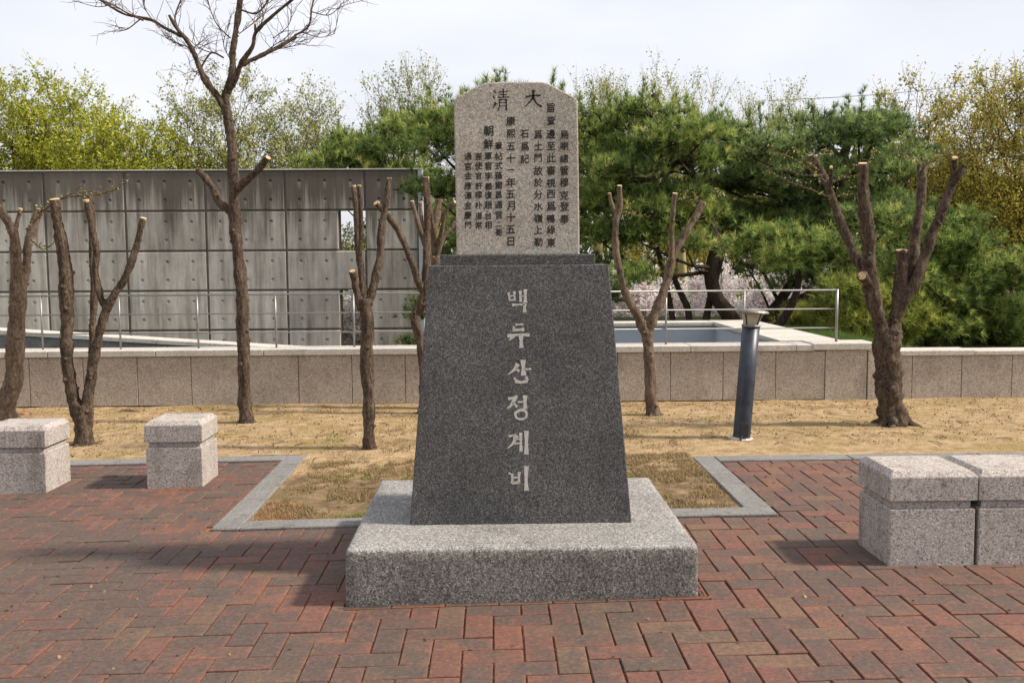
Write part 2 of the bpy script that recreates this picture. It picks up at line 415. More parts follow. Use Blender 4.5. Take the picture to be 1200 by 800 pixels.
M['chartreuse'] = leafmat('spring_leaves', [(0, (.16, .17, .02)), (.5, (.36, .38, .035)), (1, (.56, .55, .08))], .4)
M['palegreen'] = leafmat('pale_spring_leaves', [(0, (.18, .20, .05)), (.5, (.34, .35, .09)), (1, (.52, .50, .17))], .4)
M['olive'] = leafmat('yellow_leaves', [(0, (.17, .145, .03)), (.5, (.40, .34, .06)), (1, (.62, .52, .12))], .45)
M['blossom'] = leafmat('cherry_blossom', [(0, (.50, .34, .32)), (.2, (.78, .68, .67)), (.6, (.90, .86, .86)), (1, (.94, .92, .92))], .5)
M['farwood'] = leafmat('far_foliage', [(0, (.035, .05, .015)), (.5, (.10, .12, .03)), (.8, (.19, .19, .05)), (1, (.26, .23, .09))], .35)
M['litter'] = leafmat('dead_leaves', [(0, (.07, .04, .02)), (.6, (.20, .12, .06)), (1, (.36, .25, .13))], .15)
M['recess'] = plain('dark_recess', (.13, .115, .10), .9, var=.3, scale=6)
M['rock'] = plain('red_rock', (.27, .12, .07), .85, var=.3)

# ------------------------------------------------------------------ ground, paving, bed
yA = 5.33
xL, xR = -1.60, 1.605                                    # outer faces of the bed's side curbs
yBL, yBR = 7.20, 6.80; CW = .16                                       # near edge of the back curb, curb width
def gridsheet(name, x0, x1, y0, y1, dx, dy, zf, mat, skip=None, kind='structure'):
    xs = np.linspace(x0, x1, max(2, int((x1-x0)/dx)+1)); ys = np.linspace(y0, y1, max(2, int((y1-y0)/dy)+1))
    v = [(x, y, zf(x, y)) for y in ys for x in xs]; nx = len(xs); f = []
    for j in range(len(ys)-1):
        for i in range(nx-1):
            if skip and skip(.5*(xs[i]+xs[i+1]), .5*(ys[j]+ys[j+1])): continue
            a = j*nx+i; f.append((a, a+1, a+nx+1, a+nx))
    me = bpy.data.meshes.new(name); me.from_pydata(v, [], f); me.update()
    me.polygons.foreach_set('use_smooth', [True]*len(me.polygons))
    o = link(name, me, mat); tag(o, kind=kind); return o

WY = 9.75                                                 # front face of the low granite wall
CX1 = 3.05                                                # right inner face of the sunken court
def big_ground():
    bm = bmesh.new()
    def quad(x0, x1, y0, y1, z): bm.faces.new([bm.verts.new(p) for p in ring(x0, x1, y0, y1, z)])
    xs = [-400, -8, -5, -4, -3, -2, -1, 0, 1, 2, 3, 4, 8, 400]; ys = [-400, -4, 6.3, 7, 7.7, 8.4, 9.3, 9.95]
    vv = {(i, j): bm.verts.new((x, y, gz(x, y)-.12)) for i, x in enumerate(xs) for j, y in enumerate(ys)}
    for i in range(len(xs)-1):
        for j in range(len(ys)-1):
            bm.faces.new((vv[i, j], vv[i+1, j], vv[i+1, j+1], vv[i, j+1]))
    quad(3.5, 4.7, 9.95, 14, .38); quad(4.7, 400, 9.95, 14, -.05); quad(-.9, 3.5, 13.6, 14, .3)
    quad(-400, -.9, 22.4, 33, -1.3); quad(-400, 400, 33, 600, .25); quad(-.9, 4.7, 14, 19.6, .3); quad(4.7, 400, 14, 19.6, .05); quad(-.9, 400, 19.6, 33, -1.3)
    quad(-400, -.9, 9.95, 22.4, -1.5); quad(-.9, 3.5, 9.95, 13.6, -1.5)
    # banks between the levels
    for q in (((-.9, 14, -1.5), (-.9, 19.6, -1.5), (-.9, 19.6, .3), (-.9, 14, .3)), ((-400, 33, -1.3), (-.9, 33, -1.3), (-.9, 33, .25), (-400, 33, .25)), ((-.9, 33, -1.3), (400, 33, -1.3), (400, 33, .25), (-.9, 33, .25)), ((-.9, 19.6, -1.3), (400, 19.6, -1.3), (400, 19.6, .05), (-.9, 19.6, .05)), ((-.9, 19.61, .05), (4.7, 19.61, .05), (4.7, 19.6, .3), (-.9, 19.6, .3)), ((-400, 22.4, -1.5), (-.9, 22.4, -1.5), (-.9, 22.4, -1.3), (-400, 22.4, -1.3)),
              ((4.7, 9.95, -.05), (4.7, 14, -.05), (4.7, 14, .38), (4.7, 9.95, .38)), ((4.7, 14, .05), (4.7, 19.6, .05), (4.7, 19.6, .3), (4.7, 14, .3))):
        bm.faces.new([bm.verts.new(p) for p in q])
    o = bm_obj('ground', bm, M['terrain']); tag(o, kind='structure')
big_ground()

from mathutils import noise as mn
def soilz(x, y):
    b = .012*mn.noise(Vector((x*1.3, y*1.3, 0))) + .006*mn.noise(Vector((x*6, y*6, 3))) + .003*mn.noise(Vector((x*22, y*22, 5)))
    inbed = xL+CW < x < xR-CW and y < 6.9
    return gz(x, y) + b + (.004 if not inbed else -.006) + (.02 if y > 7.6 else .02*max(0, (y-7.2)/.4) if y > 7.2 else 0)
gridsheet('soil', -9, 9, yBR+CW-.02, WY+.02, .05, .045, soilz, M['soil'], skip=lambda x, y: (x < xL+CW-.04 and y < yBL+CW-.03) or (x < xR-CW and y < 6.98))
gridsheet('soil', xL+CW-.01, xR-CW+.01, yA+CW-.01, 7.03, .03, .03, soilz, M['bedsoil'])
gridsheet('sand_bed', -9, 9, -1, yBL+.02, .3, .2, lambda x, y: gz(x, y)-.009, M['joint'],
          skip=lambda x, y: (xL+.25 < x < xR-.25 and y > yA+.25) or (x > xR-.3 and y > yBR+.15))

# curbs
def curb(x0, x1, y0, y1, parent):
    z = gz((x0+x1)/2, (y0+y1)/2)
    bm = bm_poly([(x, y, gz(x, y)-.1) for x, y in ((x0, y0), (x1, y0), (x1, y1), (x0, y1))],
                 [(x, y, gz(x, y)+.012) for x, y in ((x0, y0), (x1, y0), (x1, y1), (x0, y1))])
    bevel(bm, .006)
    return bm_obj('curb_stone', bm, M['curb'], parent)
cb = empty('granite_kerb', (.05, yA, 0), 'flat pale granite kerb around the dry grass bed and along the sandy strip', 'kerb')
g_ = .003
for a, b in ((xL, -.75), (-.75, .15), (.15, 1.0), (1.0, xR)): curb(a+g_+(CW if a == xL else 0), b-g_, yA, yA+CW, cb)
for a, b in ((yA, 6.0), (6.0, 6.95), (6.95, yBL+CW)):
    curb(xL, xL+CW, a+g_, b-g_, cb)
for a, b in ((yA+CW, 6.35), (6.35, yBR+CW)): curb(xR-CW, xR, a+g_, b-g_, cb)
for k in range(6):
    curb(xL-.97*(k+1)+g_, xL-.97*k-g_, yBL, yBL+CW, cb); curb(xR+.97*k+g_, xR+.97*(k+1)-g_, yBR, yBR+CW, cb)

# herringbone bricks
PX0, PX1, PY0, PY1 = .115-.768, .115+.768, 4.065, 5.405       # plinth footprint
PB = .1168
org = G(500.9, 793.6)
ox, oy = org.x, org.y
i0, j0 = 0, 2                                            # that corner belongs to an upright brick (i+j) % 4 == 2
def clip(r):
    x0, x1, y0, y1 = r
    y1 = min(y1, (yBL if x0 < 0 else yBR)-.004)
    if y1 <= y0: return None
    if y1 > yA-.004 and x1 > xL-.004 and x0 < xR+.004:
        c = []
        if y0 < yA-.004: c.append((x0, x1, y0, yA-.004))
        if x0 < xL-.004: c.append((x0, xL-.004, y0, y1))
        if x1 > xR+.004: c.append((xR+.004, x1, y0, y1))
        if not c: return None
        x0, x1, y0, y1 = max(c, key=lambda q: (q[1]-q[0])*(q[3]-q[2]))
    # narrow slot of edging bricks in front of the plinth
    e = .036
    if x1 > PX0 and x0 < PX1 and y1 > PY0-e and y0 < PY1:
        c = []
        if y0 < PY0-e: c.append((x0, x1, y0, PY0-e))
        if x0 < PX0-.002: c.append((x0, PX0-.002, y0, y1))
        if x1 > PX1+.002: c.append((PX1+.002, x1, y0, y1))
        if not c: return None
        x0, x1, y0, y1 = max(c, key=lambda q: (q[1]-q[0])*(q[3]-q[2]))
    if x1-x0 < .02 or y1-y0 < .02: return None
    return (x0, x1, y0, y1)

bricks = []
for j in range(-30, 40):
    for i in range(-55, 60):
        k = (i+j) % 4
        X, Y = ox+(i-i0)*PB, oy+(j-j0)*PB
        if k == 0: r = (X, X+2*PB, Y, Y+PB)
        elif k == 2: r = (X, X+PB, Y, Y+2*PB)
        else: continue
        if r[3] < 1.6 or abs(X) > .56*Y+1.6: continue
        full = r; r = clip(r)
        if r: bricks.append((r, abs(r[1]-r[0]-(full[1]-full[0])) < 1e-6 and abs(r[3]-r[2]-(full[3]-full[2])) < 1e-6, k))
def inview(r):
    cx, cy = (r[0]+r[1])/2, (r[2]+r[3])/2
    d = Vector((cx, cy, gz(cx, cy)-CAM_H)); w = d.dot(_f)
    u, v = 600+F*d.dot(R_)/w, 400-F*d.dot(U_)/w
    if PX0 < cx < PX1 and cy > PY0 and cy < PY1+.5: return False
    return -20 < u < 1220 and v < 812
bricks.sort(key=lambda b: (not inview(b[0]), (b[0][2]+b[0][3])))
pav = bpy.data.objects.new('brick_pavement', None); COL.objects.link(pav); tag(pav, kind='structure')
def brick_mesh(w, d, name='brick'):
    me = bpy.data.meshes.new(name); gx, gy, b = w/2-.003, d/2-.003, .0035
    v = [(sx*(gx), sy*(gy), -.05) for sx, sy in ((-1,-1),(1,-1),(1,1),(-1,1))]
    v += [(sx*gx, sy*gy, -b) for sx, sy in ((-1,-1),(1,-1),(1,1),(-1,1))]
    v += [(sx*(gx-b), sy*(gy-b), 0) for sx, sy in ((-1,-1),(1,-1),(1,1),(-1,1))]
    e = .017; v += [(sx*(gx-b-e), sy*(gy-b-e*.8), 0) for sx, sy in ((-1,-1),(1,-1),(1,1),(-1,1))]
    f = [(12, 13, 14, 15)]
    for a in (0, 4, 8):
        for q in range(4): f.append((a+q, a+(q+1) % 4, a+4+(q+1) % 4, a+4+q))
    return v, f
EDGE = np.array([1]*12+[0]*4, dtype=np.float32)
def mk(w, d):
    v, f = brick_mesh(w, d); me = bpy.data.meshes.new('brick'); me.from_pydata(v, [], f); me.update(); me.materials.append(M['brick'])
    me.attributes.new('edge', 'FLOAT', 'POINT').data.foreach_set('value', EDGE); return me
full_h, full_v = mk(2*PB, PB), mk(PB, 2*PB)
full_w = 2*PB
V, Fq, RN = [], [], []
nb = 0
for r, full, k in bricks:
    cx, cy = (r[0]+r[1])/2, (r[2]+r[3])/2; w, d = r[1]-r[0], r[3]-r[2]
    slope = (gz(cx+.05, cy)-gz(cx-.05, cy))/.1
    rx, ry, rz = random.gauss(0, .006), random.gauss(0, .006)-math.atan(slope), random.gauss(0, .006)
    z = gz(cx, cy)+random.gauss(0, .0014)
    cx += random.gauss(0, .0008); cy += random.gauss(0, .0008)
    if nb < 299-7 and inview(r):
        o = bpy.data.objects.new('brick', (full_h if k == 0 else full_v) if full else mk(w, d)); COL.objects.link(o)
        o.location = (cx, cy, z); o.rotation_euler = (rx, ry, rz); o.parent = pav; nb += 1
    else:
        v, f = brick_mesh(w, d); n0 = len(V)
        R = Matrix.Rotation(rz, 3, 'Z') @ Matrix.Rotation(ry, 3, 'Y') @ Matrix.Rotation(rx, 3, 'X')
        V += [tuple(R @ Vector(p)+Vector((cx, cy, z))) for p in v]; Fq += [tuple(n0+i for i in q) for q in f]; RN += [random.random()]*16
for k in range(7):
    a = PX0-.03+k*.232
    o = bpy.data.objects.new('brick', mk(.23, .031)); COL.objects.link(o); o.parent = pav
    o.location = (a+.115, PY0-.0165, gz(a+.115, PY0)+.001+random.uniform(-.001, .001)); o.rotation_euler = (0, -.018, random.gauss(0, .004))
me = bpy.data.meshes.new('brick_field'); me.from_pydata(V, [], Fq); me.update(); me.materials.append(M['brick'])
at = me.attributes.new('rnd', 'FLOAT', 'POINT'); at.data.foreach_set('value', np.array(RN, dtype=np.float32))
me.attributes.new('edge', 'FLOAT', 'POINT').data.foreach_set('value', np.tile(EDGE, len(RN)//16))
o = bpy.data.objects.new('brick_field', me); COL.objects.link(o); o.parent = pav; tag(o, kind='stuff')

# ------------------------------------------------------------------ the monument
mon = empty('stone_monument', (.12, 4.735, 0), 'tall inscribed stone monument, pale granite stele on a dark tapered pedestal', 'monument')
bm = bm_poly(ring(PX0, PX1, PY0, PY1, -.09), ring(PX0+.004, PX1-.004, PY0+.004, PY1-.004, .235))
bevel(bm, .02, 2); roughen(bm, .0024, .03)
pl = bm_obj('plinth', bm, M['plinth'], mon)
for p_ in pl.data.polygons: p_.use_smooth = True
PC = .120
FB, FT = 4.447, 4.547                                     # pedestal front at its foot and its top
DB, DT = 5.03, 4.93
zt = P(608, 310.5, FT).z
bm = bm_poly([(PC-.5225, FB, .232), (PC+.5225, FB, .232), (PC+.5225, DB, .232), (PC-.5225, DB, .232)],
             [(PC-.422, FT, zt), (PC+.424, FT, zt), (PC+.424, DT, zt), (PC-.422, DT, zt)])
bevel(bm, .005, 2)
ped = bm_obj('pedestal', bm, M['dark'], mon)
zs = P(608, 298, 4.607).z
bbox('step', PC-.003-.370, PC-.003+.370, 4.607, 4.87, zt-.002, zs, M['dark'], mon, .005, 2)
SY = 4.667
def SP(px, py): return P(px, py, SY)
out = [(535, 300), (534.6, 270), (533.5, 200), (532.4, 150), (531.8, 121), (532.6, 117), (535.5, 113.5), (548, 107), (560, 100.5), (566, 97.9), (572, 96.6), (605, 96), (634, 96),
       (641, 97.4), (647, 100), (662, 108), (672.5, 113.4), (675.6, 116.2), (676.8, 120), (677.6, 160), (678.4, 220), (679, 270), (679.2, 300)]
fr = [SP(*q) for q in out]
zb = zs-.003
fr[0].z = zb; fr[-1].z = zb
bm = bmesh.new()
a = [bm.verts.new(p) for p in fr]; b = [bm.verts.new(p+Vector((0, .155, 0))) for p in fr]; n = len(a)
sf = bm.faces.new(a); bm.faces.new(b[::-1])
for i in range(n): bm.faces.new((a[i], b[i], b[(i+1) % n], a[(i+1) % n]))
bmesh.ops.recalc_face_normals(bm, faces=bm.faces)
ed = [e for e in bm.edges if all(abs(v.co.y-SY) < 1e-4 for v in e.verts)]
bevel(bm, .006, 2, ed)
stele = bm_obj('stele', bm, M['stele'], mon)

def brush(strokes, T, name, mat, parent, w0=1.0):
    mb = MB()
    for st in strokes:
        w, pts = st[0], st[1:]
        pp = [Vector((*p, 0)) for p in pts]
        sm = catmull(pp, 6) if len(pp) > 2 else [pp[0].lerp(pp[1], t/6) for t in range(7)]
        L = len(sm); ws = []
        for i in range(L):
            t = i/(L-1)
            e = 1.25-1.1*t if w < 0 else (1.12-.42*math.sin(PI*t)*.9+.05*math.sin(9*t))
            ws.append(abs(w)*w0*max(.16, e)*random.uniform(.9, 1.1))
        mb.ribbon([(p.x, p.y) for p in sm], ws, T)
    o = mb.build(name, mat, parent); return o

HAN = {
 '백': [(.1,(.06,.86),(.12,.52)),(.1,(.34,.92),(.36,.5)),(.07,(.08,.70),(.38,.74)),(.08,(.08,.53),(.40,.55)),(.13,(.62,.95),(.64,.46)),(.15,(.86,1.0),(.86,.42)),(.07,(.64,.70),(.86,.72)),(.09,(.22,.32),(.84,.36)),(.17,(.84,.38),(.82,.2),(.84,.0))],
 '두': [(.08,(.36,.97),(.72,.99)),(.09,(.30,.90),(.26,.76)),(.12,(.24,.74),(.76,.77)),(.12,(0,.50),(.5,.55),(1,.54)),(-.13,(.3,.5),(.06,.3)),(.19,(.62,.52),(.62,.25),(.64,0))],
 '산': [(-.16,(.44,.84),(.3,.6),(.02,.38)),(.12,(.34,.66),(.5,.52)),(.19,(.66,1.0),(.68,.34)),(.09,(.68,.60),(1.0,.62)),(.10,(.30,.26),(.34,.14)),(.14,(.34,.12),(.6,.06),(.84,.14)),(.12,(.78,.3),(.86,.14))],
 '정': [(.12,(.06,.86),(.48,.94)),(-.16,(.36,.9),(.2,.6),(.0,.46)),(.12,(.26,.7),(.48,.52)),(.08,(.5,.72),(.78,.74)),(.17,(.82,1.0),(.82,.44)),(.11,(.62,.40),(.40,.28),(.44,.08),(.66,.02),(.86,.1),(.88,.28),(.78,.38),(.60,.40))],
 '계': [(.10,(.08,.78),(.42,.84)),(-.17,(.42,.84),(.3,.5),(.02,.26)),(.08,(.38,.66),(.6,.66)),(.08,(.36,.46),(.6,.48)),(.13,(.62,.94),(.64,.12)),(.18,(.88,1.02),(.88,.0))],
 '비': [(.12,(.18,.72),(.2,.3)),(.12,(.52,.78),(.5,.32)),(.08,(.2,.54),(.5,.56)),(.12,(.18,.32),(.52,.34)),(-.08,(.02,.74),(.2,.66)),(.19,(.86,1.02),(.84,.5),(.86,.0))],
}
def pedT(px0, py0, w, h):
    def T(u, v):
        px, py = px0+u*w, py0+(1-v)*h
        # meet the leaning front face
        nrm = Vector((0, -(zt-.232), FT-FB)).normalized(); o0 = Vector((0, FB, .232))
        d = R_*((px-600)/F) + U_*((400-py)/F) + _f
        t = (o0-Vector((0, 0, CAM_H))).dot(nrm)/d.dot(nrm)
        return Vector((0, 0, CAM_H))+d*t+nrm*.0012
    return T
for ch, x, y, w, h in (('백', 594.5, 339, 24.5, 27), ('두', 594.5, 379.5, 26, 28), ('산', 594.5, 421.5, 28, 28), ('정', 594, 463, 26, 28.5), ('계', 594, 505, 26, 27), ('비', 595.5, 546.5, 25, 28)):
    brush(HAN[ch], pedT(x, y, w, h), 'character', M['glyph'], ped, 1.1)

def steT(px0, py0, w, h, off=.0012):
    def T(u, v): return P(px0+u*w, py0+(1-v)*h, SY-off)
    return T
brush([(.10,(.08,.60),(.5,.66),(.94,.68)),(-.15,(.52,.98),(.46,.5),(.0,.02)),(.13,(.5,.6),(.7,.25),(1.0,.05))], steT(614.3, 105, 20.5, 21.5), 'character', M['black'], stele)
brush([(.10,(.08,.92),(.18,.80)),(.10,(.02,.66),(.13,.56)),(-.13,(.2,.38),(.02,.10)),
       (.055,(.36,.84),(.92,.88)),(.05,(.42,.72),(.86,.74)),(.065,(.30,.60),(1.0,.62)),(.09,(.64,1.0),(.64,.6)),
       (.08,(.42,.52),(.40,.2),(.30,.0)),(.06,(.42,.50),(.82,.52)),(.11,(.82,.52),(.82,.02)),(.04,(.44,.36),(.8,.36)),(.04,(.42,.22),(.8,.22))], steT(577.3, 104, 19.5, 26), 'character', M['black'], stele)

def glyph(ch, px, py, size, mat, parent):
    """one carved character, centred at a picture position on the stele, size in picture pixels"""
    c = bpy.data.curves.new('character', 'FONT'); c.body = ch; c.resolution_u = 2
    t = bpy.data.objects.new('character', c); COL.objects.link(t)
    dg = bpy.context.evaluated_depsgraph_get(); me = bpy.data.meshes.new_from_object(t.evaluated_get(dg)); 
    bpy.data.objects.remove(t); bpy.data.curves.remove(c)
    n = len(me.vertices); co = np.empty(n*3, dtype=np.float32); me.vertices.foreach_get('co', co); co = co.reshape(-1, 3)
    mn_, mx_ = co.min(0), co.max(0); cen = (mn_+mx_)/2; ex = .92
    wpx = SY/F; s = size*wpx/ex
    o3 = P(px, py, SY-.0012)
    res = np.empty((n, 3), dtype=np.float32)
    u = (co[:, 0]-cen[0])*s; v = (co[:, 1]-cen[1])*s*1.02
    res[:, 0] = o3.x+u+v*.0; res[:, 1] = SY-.0012; res[:, 2] = o3.z+v+u*.05
    me.vertices.foreach_set('co', res.ravel()); me.update(); me.name = 'character'
    me.materials.clear(); me.materials.append(mat)
    bm = bmesh.new(); bm.from_mesh(me)                    # a second pass of the brush just beside the first makes the strokes bolder
    src = list(bm.verts)+list(bm.edges)+list(bm.faces)
    for q, (du, dv) in enumerate(((.036, .0), (.018, -.030), (.018, .022))):
        for v in bmesh.ops.duplicate(bm, geom=src)['geom']:
            if isinstance(v, bmesh.types.BMVert): v.co += Vector((size*wpx*du, -.0002*(q+1), size*wpx*dv))
    bm.to_mesh(me); bm.free()
    return link('character', me, mat, parent)
cols = [
 (661.1, 10, '烏喇總管穆克登奉', [157.6, 171.2, 185.9, 199.8, 213.7, 229, 241.8, 256.8]),
 (645.5, 10.2, '旨查邊至此審視西爲鴨綠東', [126, 141, 157.1, 171.2, 185.2, 199.8, 214.5, 227.5, 241.8, 256.3, 269.2, 284.3]),
 (630.6, 10, '爲土門故於分水嶺上勒', [157.6, 171.2, 185.2, 200.2, 213.8, 228.2, 241.8, 256, 269.2, 283.5]),
 (614.8, 10, '石爲記', [157.1, 171.6, 186.2]),
 (598.4, 10.5, '康熙五十一年五月十五日', [141.8, 156.8, 171.5, 185.8, 199, 213.7, 227.5, 241, 254.8, 268.8, 283]),
 (584.3, 8.6, '筆帖式蘓爾昌通官二哥', [170.9, 183.1, 194.3, 205.8, 217.5, 228.3, 240, 251.8, 262.8, 272.5]),
 (572.2, 11.5, '朝鮮', [153.3, 168.8]),
 (572.2, 8.6, '軍官李義復趙台相', [183.1, 194.5, 206.2, 218.3, 228.7, 240, 252.6, 263.5]),
 (560.8, 8.4, '差使官許樑朴道常', [183.1, 194.3, 206.2, 217.6, 228.3, 240.5, 252.7, 264]),
 (548.4, 8.4, '通官金應瀗金慶門', [183.3, 195, 205.8, 217.7, 229, 240.5, 252.2, 263.8])]
for x, s, txt, ys in cols:
    for q, (ch, y) in enumerate(zip(txt, ys)):
        glyph(ch, x+random.uniform(-.3, .3), y, s*(.8 if ch in '一二' else 1)*random.uniform(.94, 1.04), M['black'], stele)

# ------------------------------------------------------------------ stone seats
def seat(px, py, label, w=.405, d=.385, src=None, x=None, y=None, rz=0):
    """px,py: the front right or left corner on the ground is given as world x,y (front left)"""
    z = gz(x+w/2, y+d/2)-.004
    root = empty('granite_bench', (x, y, z), label, 'bench', 'square granite benches on the brick paving')
    def part(name, a, b, c, e, z0, z1, bev, rough=.0, topch=False):
        bm = bm_poly(ring(x+a, x+b, y+c, y+e, z+z0), ring(x+a, x+b, y+c, y+e, z+z1))
        if topch:
            te = [q for q in bm.edges if all(v.co.z > z+z1-1e-4 for v in q.verts)]
            bevel(bm, topch, 1, te)
            bmesh.ops.recalc_face_normals(bm, faces=bm.faces)
            vs = [q for q in bm.edges]; bevel(bm, .003, 1, vs)
        else: bevel(bm, bev)
        if rough: roughen(bm, rough, .03)
        return bm_obj(name, bm, M['seat'], root)
    part('seat_base', 0, w, 0, d, -.03, .275, .005, .0016)
    part('seat_neck', .016, w-.016, .016, d-.016, .273, .315, .003)
    part('seat_cap', -.006, w+.006, -.004, d+.004, .313, .455, .004, 0, .028)
    root.rotation_euler.z = rz
    return root
ff = G(1041.6, 663)
seat(0, 0, 'square granite seat nearest the monument on the right, butted against a second one', x=ff.x, y=ff.y)
seat(0, 0, 'granite seat cut by the right edge of the photo, joined to its left neighbour', x=ff.x+.422, y=ff.y, rz=math.radians(-.3))
f2 = G(238, 570.3)
seat(0, 0, 'granite seat standing alone on bricks beside the left kerb corner', w=.375, d=.37, x=f2.x-.375, y=f2.y, rz=math.radians(.5))
f1 = G(55, 577.2)
seat(0, 0, 'granite seat cut by the left edge of the photo, below the leaning tree', w=.42, d=.37, x=f1.x-.42, y=f1.y)

# ------------------------------------------------------------------ low granite wall, copings, court, railing
zc = P(600, 406.8, WY-.03).z                              # coping top
wall = empty('granite_wall', (0, WY, 0), 'long low granite wall with pale coping and steel railing on top', 'wall')
J0 = P(475, 440, WY).x; pit = P(537.4, 440, WY).x-J0
zp = zc-.065
mb = MB(); xend = P(966.7, 440, WY).x
mb.box(J0-pit*13, xend-.002, WY+.03, WY+.27, -.15, zp+.01)
mb.build('wall_core', M['black'], wall)
for k in range(-13, 8):
    x0, x1 = J0+k*pit, J0+(k+1)*pit
    x1 = min(x1, xend)
    if x1-x0 < .1: continue
    bbox('panel', x0+.003, x1-.003, WY+random.uniform(0, .002), WY+.04, .028, zp-.004, M['wallpanel'], wall, .003)
def coping(x0, x1, y0, y1, z0, z1, parent, name='coping_slab'):
    return bbox(name, x0+.002, x1-.002, y0, y1, z0, z1, M['coping'], parent, .006)
k = 0; x = J0-pit*13+.2
while x < xend-.3:
    x2 = min(x+pit*2.0, xend-.12); coping(x, x2, WY-.028, WY+.33, zp, zc, wall); x = x2
# pier with a raised cap, right wall
pier = empty('granite_pier', (3.4, WY, 0), 'granite pier with raised capstone where the railing ends', 'pier')
pxa, pxb = P(966.7, 440, WY).x, P(1024, 440, WY).x
bbox('panel', pxa+.003, P(1015.5, 440, WY).x, WY-.004, WY+.3, -.05, zp+.006, M['wallpanel'], pier, .003)
bbox('panel', P(1016.5, 440, WY).x, pxb, WY-.014, WY+.3, -.05, zp-.01, M['wallpanel'], pier, .003)
bbox('coping_slab', P(951, 410, WY).x, pxb+.01, WY-.035, WY+.36, zp+.008, P(990, 401.5, WY).z, M['coping'], pier, .008)
rw = empty('granite_wall', (6, WY, 0), 'lower granite wall with pale coping running right behind the thick pollarded tree', 'wall')
zr = P(1110, 409.5, WY).z-.0
mb = MB(); mb.box(pxb+.01, 9.4, WY+.05, WY+.27, -.15, zr-.04); mb.build('wall_core', M['black'], rw)
xj = [pxb+.004] + [P(q, 440, WY+.02).x for q in (1069, 1127, 1186, 1245, 1304, 1363, 1422, 1481, 1540, 1600, 1660)]
for a, b in zip(xj, xj[1:]):
    bbox('panel', a+.003, b-.003, WY+.02+random.uniform(0, .002), WY+.06, -.06, zr-.062, M['wallpanel'], rw, .003)
for q in range(6):
    a = pxb+.012+q*1.02
    coping(a if q else pxb+.012, a+1.02, WY-.01+(.006 if q % 2 else 0), WY+.33, zr-.06, zr+(-.006 if q == 0 else -.014), rw)

# sunken court
court = empty('court_parapet', (1.5, 12, 0), 'pale blue inner walls and broad coping of a sunken court behind the low wall', 'parapet')
YC = 13.2
mb = MB(); mb.box(-.9, CX1+.6, YC+.0, YC+.35, -1.5, zc-.04); mb.build('back_wall', M['bluewall'], court)
mb = MB(); mb.box(CX1, CX1+.6, WY+.36, YC-.003, -1.5, zc-.04); mb.build('side_wall', M['bluewall'], court)
mb = MB(); mb.box(-7.9, CX1, WY+.275, WY+.345, -1.5, zc-.07); mb.build('front_wall', M['bluewall'], court)
for q in range(4): coping(-.9+q*1.0, -.9+(q+1)*1.0 if q < 3 else CX1-.035, YC-.035, YC+.36, zc-.04, zc+.012, court)
for q in range(4):
    y0 = WY+.37+q*(YC+.36-WY-.37)/4; y1 = WY+.37+(q+1)*(YC+.36-WY-.37)/4
    bbox('coping_slab', CX1-.03, CX1+.62, y0+.002, y1-.002, zc-.038, zc+.014, M['coping'], court, .006)

# ramp parapet behind the left part
rp_ = empty('ramp_parapet', (-3, 11.6, 0), 'sloping white-topped parapet of a ramp between railing and concrete wall', 'parapet')
YR = 11.6
a0, a1 = P(-160, 377, YR), P(408, 411.5, YR)
def slab(p, q, th, y0, y1, mat, nm):
    bm = bmesh.new()
    bm = bm_poly([(p.x, y0, p.z-th), (q.x, y0, q.z-th), (q.x, y1, q.z-th), (p.x, y1, p.z-th)], [(p.x, y0, p.z), (q.x, y0, q.z), (q.x, y1, q.z), (p.x, y1, p.z)])
    bevel(bm, .006); return bm_obj(nm, bm, mat, rp_)
for t in range(5):
    p, q = a0.lerp(a1, t/5+.0006), a0.lerp(a1, (t+1)/5-.0006); slab(p, q, .055, YR, YR+.32, M['coping'], 'coping_slab')
slab(a0-Vector((0, 0, .057)), a1-Vector((0, 0, .057)), 1.3, YR+.03, YR+.29, M['curb'], 'parapet_wall')

# railing
rail = empty('steel_railing', (-1, WY+.15, zc), 'thin three-bar stainless steel railing on top of the low wall', 'railing')
RY = WY+.15
pitch_ = 91.5; zt_ = P(850, 340.8, RY).z
hx = [780.5-pitch_*k for k in range(0, 10)] + [872.0]
xe = P(980.5, 370, RY).x
def rod(name, a, b, r, seg=8):
    mb = MB(); mb.tube([a, b], [r, r], seg); return mb.build(name, M['steel'], rail, True)
for h in hx:
    p = P(h, 370, RY); rod('rail_post', (p.x, RY, zc-.003), (p.x, RY, zt_-.004), .0105)
rod('rail_post', (xe, RY, P(980, 402, RY).z), (xe, RY, zt_+.01), .015)
xs = P(780.5-pitch_*9, 370, RY).x
for z, r in ((zt_, .009), (P(850, 362.8, RY).z, .0068), (P(850, 385, RY).z, .0068)):
    rod('rail_bar', (xs, RY-.0, z), (xe-.01, RY, z), r)

